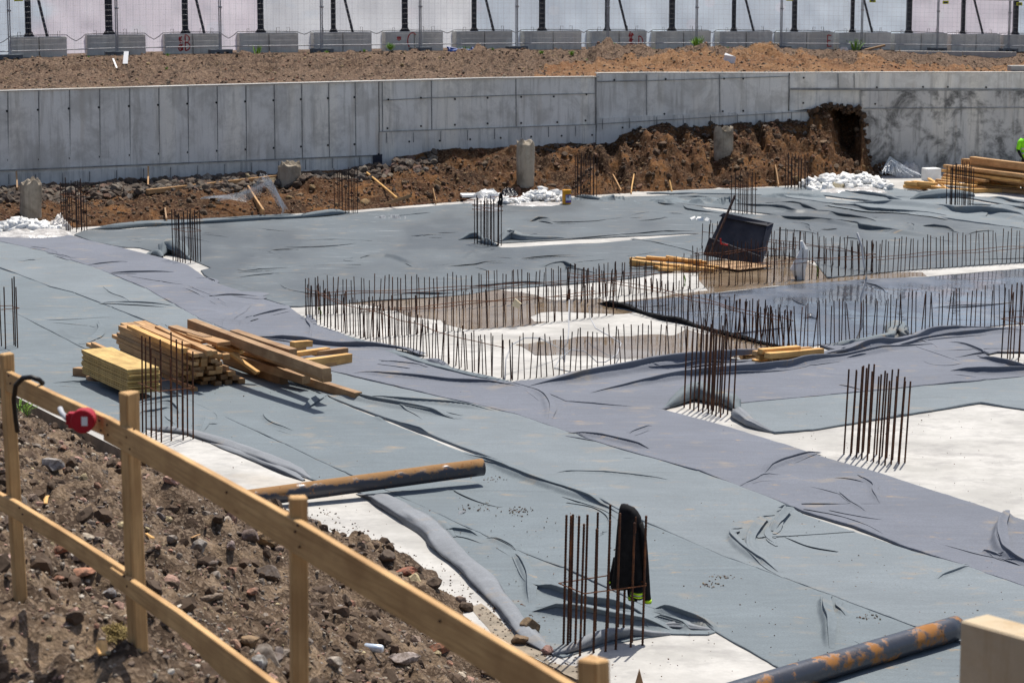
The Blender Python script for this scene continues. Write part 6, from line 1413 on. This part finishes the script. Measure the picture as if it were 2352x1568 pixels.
# white cable loops in the bar enclosure
mb = MB(); mb.tube([pxz(*C7([q])[0], z) for q, z in [((1320,860),.02),((1325,740),.25),((1360,650),.45),((1440,608),.5),((1530,610),.45),((1620,655),.25),((1670,678),.1),((1700,640),.3),((1708,560),.4),((1708,480),.5),((1710,380),.6)]], .010, 6)
mb.tube([pxz(*C7([q])[0], z) for q, z in [((1830,425),.6),((1835,480),.4),((1870,550),.3),((1960,600),.3),((2025,640),.25),((2000,710),.15),((1930,755),.05),((1880,757),.04),((1840,720),.15),((1800,688),.25),((1720,680),.25),((1650,740),.12),((1620,790),.02),((1680,805),.01),((1800,830),.01)]], .010, 6)
tag(build('loose_cable', mb, M['gcable'], None, GV(1300, 820), smooth=True), 'pale grey cable in loose loops over the bars and small puddle', 'cable')
mb = MB(); b_ = C8([(1395,830)])[0]; P0 = GV(*b_); mb.tube([P0+Vector((-.1,0,0)), P0+Vector((0,0,.25)), P0+Vector((-.03,0,.75)), P0+Vector((.06,0,1.1)), P0+Vector((.02,0,1.28)), P0+Vector((-.04,0,1.65)), P0+Vector((-.12,0,1.88))], .018, 8)
tag(build('standing_pipe', mb, M['gcable'], None, P0, smooth=True), 'thin bent grey conduit standing in the soaked felt pool', 'conduit')
def ghost(x0,x1,y0,y1):
    pass
P0 = GV(*C8([(1035,470)])[0]); mb = MB(); L_ = loft([(P0+Vector((.0,0,0)), Vector((.10,0,0)), Vector((0,.08,0))), (P0+Vector((-.06,0,.2)), Vector((.17,0,0)), Vector((0,.10,0))), (P0+Vector((0,0,.4)), Vector((.15,0,0)), Vector((0,.08,0))), (P0+Vector((.06,0,.62)), Vector((.09,0,0)), Vector((0,.06,0))), (P0+Vector((.0,0,.80)), Vector((.03,0,0)), Vector((0,.03,0)))], 14, mb)
tag(build('plastic_bag', crumple(mb, .14, 5), M['foam'], None, P0), 'pale plastic bag hanging on the bars over the wet slab', 'plastic bag')
P0 = PV(*C7([(1392,402)])[0], GV(1190, 750).y-.05); mb = MB(); mb.box(P0, (.12,.06,.12), Matrix.Rotation(.5,3,'Y'), .02); tag(build('foam_scrap', mb, M['cream'], None, P0), 'cream scrap caught on the middle row of starter bars', 'scrap')
for k, (c, lab) in enumerate([(C7([(200,495)])[0], 'at the left end of the bar enclosure'), (C8([(352,505)])[0], 'left of the black panel foot'), (C8([(1135,450)])[0], 'right of the hanging plastic bag')]):
    p = GV(*c); mb = MB(); mb.tube([p, p+Vector((.01,0,.12)), p+Vector((-.02,0,.22))], .018, 6); tag(build('green_tie', mb, M['green'], None, p), 'green plastic tie on a starter bar '+lab, 'tie')
tag(scraps(1588,1632,510,14,.02,.05,.16,'small white scraps lying on the felt left of the black panel'), kind='stuff')
# broken concrete piles in the slope
def pile_(x, yt, yb, wpx, label, seed, tilt=0):
    b = bank_hit(x, yb); Y_ = b.y-.05; t_ = PV(x, yt, Y_); r = wpx/2/sc_at(Y_); mb = MB(); n_ = 40; m_ = 22; V = []; z0 = b.z-.5
    for i in range(m_):
        for k in range(n_):
            a = 2*math.pi*k/n_; e = 1+float(vn(math.cos(a)*2+i*.12, math.sin(a)*2, seed))*.12+float(vn(a*4, i*.7, seed+3))*.06
            z = z0+(t_.z-z0)*i/(m_-1)
            if i == m_-1: z += float(vn(math.cos(a)*2, math.sin(a)*2, seed+1))*.28
            V.append((t_.x+math.cos(a)*r*e*(1 if i < m_-1 else .96)+tilt*(z-t_.z), Y_+r+math.sin(a)*r*e, z))
    nb = len(V)
    for q in (.66, .33):
        for k in range(n_):
            a = 2*math.pi*k/n_; V.append((t_.x+math.cos(a)*r*q, Y_+r+math.sin(a)*r*q, t_.z+float(vn(math.cos(a)*3*q, math.sin(a)*3*q, seed+5))*.22+.03))
    V.append((t_.x, Y_+r, t_.z+.03)); fs_ = [(i*n_+k, i*n_+(k+1) % n_, (i+1)*n_+(k+1) % n_, (i+1)*n_+k) for i in range(m_+1) for k in range(n_)]
    fs_ += [((m_+1)*n_+k, (m_+1)*n_+(k+1) % n_, len(V)-1) for k in range(n_)]; mb.add(V, fs_); tag(build('pile_stub', mb, M['pile'], None, (t_.x, Y_, z0)), label, 'concrete pile', 'broken concrete pile heads')
pile_(66,420,502,50,'broken concrete pile head behind the far left starter bars',3,.03); pile_(662,380,428,52,'short broken pile head right of the wire tangle',7); pile_(1207,330,430,41,'tall slim broken pile in front of the wall, above the foam scraps',11); pile_(1664,300,358,46,'rough pile stub high on the brown slope',15)
# drinks can
cp = berm_pt(858, 1496); cn = empty('drinks_can', cp, 'silver-blue drinks can lying on the near earth bank', 'can'); cp = cp+Vector((0,0,.03)); dc = Vector((.97,-.25,-.03)).normalized(); mb = MB()
mb.tube([cp-dc*.08, cp-dc*.072, cp-dc*.065, cp+dc*.065, cp+dc*.075, cp+dc*.078], [.024,.026,.033,.033,.027,.024], 22); build('body', mb, M['can'], cn, smooth=True)
mb = MB(); mb.tube([cp-dc*.079, cp-dc*.082], [.022,.020], 18); build('lid', mb, M['steel'], cn)
# wood scraps and straw on the near bank
def chip(x, y, L, w_, lab, mat='pinel'):
    p = berm_pt(x, y)+Vector((0,0,.03)); a = random.uniform(.4, 2.2); d_ = Vector((math.cos(a), math.sin(a), .1)); plank(p-d_*L/2, p+d_*L/2, w_, .012, mat, lab, 'wood chip', 'wood_chip')
chip(238,1500,.16,.05,'orange wood chip on the gravel left of the second post'); chip(450,1238,.1,.03,'upright sliver of wood right of the second post','pine'); chip(345,1238,.12,.03,'pale splinter in the soil right of the second post'); chip(108,1155,.18,.03,'pale stick among the stones near the first post')
mb = MB(); p = berm_pt(266, 1463)
for k in range(260):
    a = random.uniform(0, 6.28); r0 = random.uniform(0, .12); q = p+Vector((math.cos(a)*r0, math.sin(a)*r0, .01+random.uniform(0,.07)*(1-r0/.14))); d_ = Vector((random.gauss(0,1), random.gauss(0,1), random.gauss(0,.6))).normalized()*random.uniform(.015,.04); mb.beam(q-d_, q+d_, .004, .003)
tag(build('straw_clump', mb, M['straw'], None, p), 'clump of dry straw-coloured moss between the second post and gravel', 'straw')
# weeds
def weed(p, h, n_, label, nm='weed', spread=.5, fl=False):
    mb = MB(); h *= .62; n_ = int(n_*1.3)
    for k in range(n_):
        a = random.uniform(0, 6.28); r_ = random.random()**.6*spread*h; q = p+Vector((math.cos(a)*r_*.5, math.sin(a)*r_*.5, 0)); t_ = q+Vector((math.cos(a)*r_, math.sin(a)*r_, h*random.uniform(.35, 1)))
        mid = q.lerp(t_, .55)+Vector((0,0,h*.08)); sd_ = Vector((-math.sin(a), math.cos(a), 0))*h*random.uniform(.03, .07)
        mb.add([q, mid-sd_, mid+sd_, t_], [(0,1,2),(1,3,2)])
        for _ in range(3):
            l0 = q.lerp(t_, random.uniform(.3, 1)); dv = Vector((random.gauss(0,1), random.gauss(0,1), random.gauss(0,.7))).normalized()*h*random.uniform(.08,.16); sv = Vector((-dv.y, dv.x, dv.z*.3))*.35
            mb.add([l0, l0+dv*.5-sv, l0+dv, l0+dv*.5+sv], [(0,1,2,3)])
    o = build(nm, mb, M['green'], None, p); return tag(o, label, 'weed', 'weeds along the site fence')
for x, v, h, n_, lab in [(1580/2.352*1.0+0,0,0,0,'')][:0]+[(897,.80,.42,60,'leafy weed on the gravel crest below the fence, left of centre'),(1065,.86,.5,70,'tall leafy weed beside the blue valve'),(1405,.93,.42,150,'large bright weed clump by the red marked block'),(1440,.93,.34,110,'bright weed clump joined to the right of the largest one'),(1340,.5,.28,60,'weed on the gravel slope left of the large clump'),(1240,.6,.26,60,'low weed in the middle of the gravel slope'),(1312,.62,.3,50,'low weed right of the middle one on the gravel slope'),(1600,.93,.75,40,'thin tall weed in front of a fence post'),(750,.93,.22,40,'small weed at the crest near the fifth fence joint'),(835,.94,.2,40,'small weed at the crest left of the leafy one'),(380,.5,.2,26,'small weed on the left gravel slope'),(385,.9,.2,26,'small weed at the crest below the red B block'),(590,.93,.6,16,'thin dry weed stalk in front of the blocks'),(1530,.94,.18,60,'low grass tuft right of the red D mark'),(1670,.94,.18,50,'low grass tuft at the crest in the right half'),(1880,.4,.16,30,'faint weed low on the right gravel slope'),(1130,.93,.2,50,'weed strip on the crest right of the blue valve'),(1500,.94,.2,50,'grass tuft just right of the large weed clump'),(1960,.97,.9,16,'slender weed stalk in front of a right hand block'),(200,.93,.15,20,'tiny weed at the crest in the left part')]:
    weed(up_pt(x, v), h, n_, lab)
p = berm_pt(50, 936); weed(berm_pt(44,945), .34, 26, 'broad-leaved green weed behind the first fence post', spread=1.2); weed(berm_pt(62,955), .2, 14, 'small leafy shoot right of the broad-leaved weed', spread=1.2)
# blue valve
p = up_pt(1060, .86)+Vector((0,0,.12)); vv = empty('pipe_valve', p, 'bright blue pipe valve lying on the gravel crest', 'valve'); mb = MB(); dx_ = Vector((.95,.25,0)).normalized()
mb.tube([p-dx_*.42, p-dx_*.30, p-dx_*.1, p, p+dx_*.2, p+dx_*.35], [.07,.07,.11,.13,.09,.08], 16); build('body', mb, M['blue'], vv, smooth=True); mb = MB()
for s_ in (-.44, .36, .5): mb.tube([p+dx_*(s_-.015), p+dx_*(s_+.015)], .15, 18)
build('flange', mb, M['blue'], vv); mb = MB(); mb.tube([p+Vector((-.05,0,.05)), p+Vector((-.4,0,.12)), p+Vector((-.5,0,.14))], .04, 10); build('stem', mb, M['blue'], vv)
# white litter on the gravel and slope
for k, (x, y, L, w_, a_, lab) in enumerate([(290,156,.5,.14,1.45,'short white strip of litter on the left gravel slope'),(270,158,.7,.05,1.1,'long thin white strip of litter on the left gravel slope')]):
    v = .55; p = up_pt(x, .52)+Vector((0,-.25,.12)); mb = MB(); d_ = Vector((math.cos(a_)*.35*(1 if k else .3), -.3, -.28)).normalized(); mb.beam(p-d_*L/2, p+d_*L/2, w_, .012); tag(build('litter_strip', mb, M['white'], None, p), lab, 'litter')
p = up_pt(1672, .3)+Vector((0,-.1,.12)); mb = MB(); mb.box(p, (.35,.1,.22), Matrix.Rotation(.4,3,'Y'), .05); tag(build('paper_scrap', mb, M['white'], None, p), 'grey-white angular scrap on the brown sand above the wall', 'litter'); p = up_pt(1935,.75); mb = MB(); mb.box(p+Vector((0,0,.1)), (.2,.1,.3), None, .06); tag(build('paper_scrap', mb, M['white'], None, p), 'whitish rag hanging on the gravel crest right of centre', 'litter')
p = up_pt(2006,.93); plank(p+Vector((-.35,0,.1)), p+Vector((.4,.05,.28)), .2, .07, 'oldwood', 'flat weathered board on the gravel crest', 'board', 'board')

# ------------------------------------------------------------------ worker at the right edge
def worker():
    b = GV(2359, 436); o = empty('person', b, 'person in a green high-visibility vest, yellow helmet and black trousers, cut by the right edge', 'person')
    me = bpy.data.meshes.new('body'); J = [((0,0,.95),.15),((0,0,1.15),.15),((0,0,1.38),.16),((0,.0,1.52),.065),((0,-.01,1.60),.095),((0,-.01,1.70),.085),
      ((.11,0,.88),.10),((.12,-.02,.50),.075),((.12,.02,.08),.05),((.13,-.12,.04),.045),((-.11,0,.88),.10),((-.13,-.02,.50),.075),((-.13,.02,.08),.05),((-.14,-.12,.04),.045),
      ((.20,0,1.40),.07),((.27,.02,1.14),.052),((.24,-.16,.96),.04),((.23,-.22,.92),.035),((-.20,0,1.40),.07),((-.29,.02,1.14),.052),((-.24,-.16,.98),.04),((-.22,-.22,.94),.035)]
    E = [(0,1),(1,2),(2,3),(3,4),(4,5),(0,6),(6,7),(7,8),(8,9),(0,10),(10,11),(11,12),(12,13),(2,14),(14,15),(15,16),(16,17),(2,18),(18,19),(19,20),(20,21)]
    for side, bi in ((1, 17), (-1, 21)):
        bx_, by_, bz_ = J[bi][0]
        for k in range(5):
            n0 = len(J); t_ = (k-2)*.018; L = (.07,.085,.09,.082,.062)[k]
            if k == 0: p1_ = (bx_-side*.035, by_-.01, bz_); p2_ = (bx_-side*.05, by_-.045, bz_-.02)
            else: p1_ = (bx_+t_*.6, by_-.045, bz_-.012); p2_ = (bx_+t_*.7, by_-.05-L*.45, bz_-L*.55)
            J.append((p1_, .011)); J.append((p2_, .009)); E += [(bi, n0), (n0, n0+1)]
    me.from_pydata([j[0] for j in J], E, []); body = bpy.data.objects.new('body', me); COL.objects.link(body); body.parent = o; me.materials.append(M['trouser'])
    sk_ = body.modifiers.new('s', 'SKIN'); body.modifiers.new('u', 'SUBSURF').render_levels = 1
    for i, (p_, r_) in enumerate(J): me.skin_vertices[0].data[i].radius = (r_, r_)
    me.skin_vertices[0].data[0].use_root = True
    def ring(rows, nm, mat, par=o):
        mb = loft([(b+Vector(c), Vector((a,0,0)), Vector((0,d_,0))) for c, a, d_ in rows], 22); return build(nm, mb, M[mat], par, smooth=True)
    v = ring([((0,0,.90),.20,.145),((0,0,1.0),.205,.15),((0,0,1.2),.21,.16),((0,0,1.36),.235,.165),((0,0,1.45),.20,.12),((0,0,1.50),.09,.08)], 'vest', 'vest')
    for z in (1.02, 1.16): ring([((0,0,z),.212,.165),((0,0,z+.05),.214,.167)], 'reflective_band', 'silver', v)
    for s_ in (1, -1): 
        mb = MB(); mb.tube([b+Vector((s_*.17,0,1.44)), b+Vector((s_*.235,0,1.36)), b+Vector((s_*.285,.02,1.16)), b+Vector((s_*.285,.01,1.10))], [.07,.085,.07,.066], 14); build('sleeve', mb, M['vest'], v, smooth=True)
    h = ring([((0,-.01,1.575),.03,.03),((0,-.01,1.59),.085,.09),((0,-.01,1.64),.092,.105),((0,-.01,1.72),.09,.10),((0,-.01,1.76),.03,.03)], 'head', 'skin')
    ring([((0,-.01,1.70),.13,.15),((0,-.01,1.705),.13,.15),((0,-.01,1.712),.112,.13),((0,-.01,1.77),.10,.12),((0,-.01,1.81),.07,.085),((0,-.01,1.83),.01,.01)], 'helmet', 'helmet', o)
    mb = MB()
    for s_ in (-1, 1): mb.box(b+Vector((s_*.092,0,1.65)), (.02,.03,.06))
    build('ear', mb, M['skin'], h)
    mb = MB(); mb.box(b+Vector((0,-.12,1.64)), (.025,.04,.045)); build('nose', mb, M['skin'], h)
    o.rotation_euler.z = 0
worker()
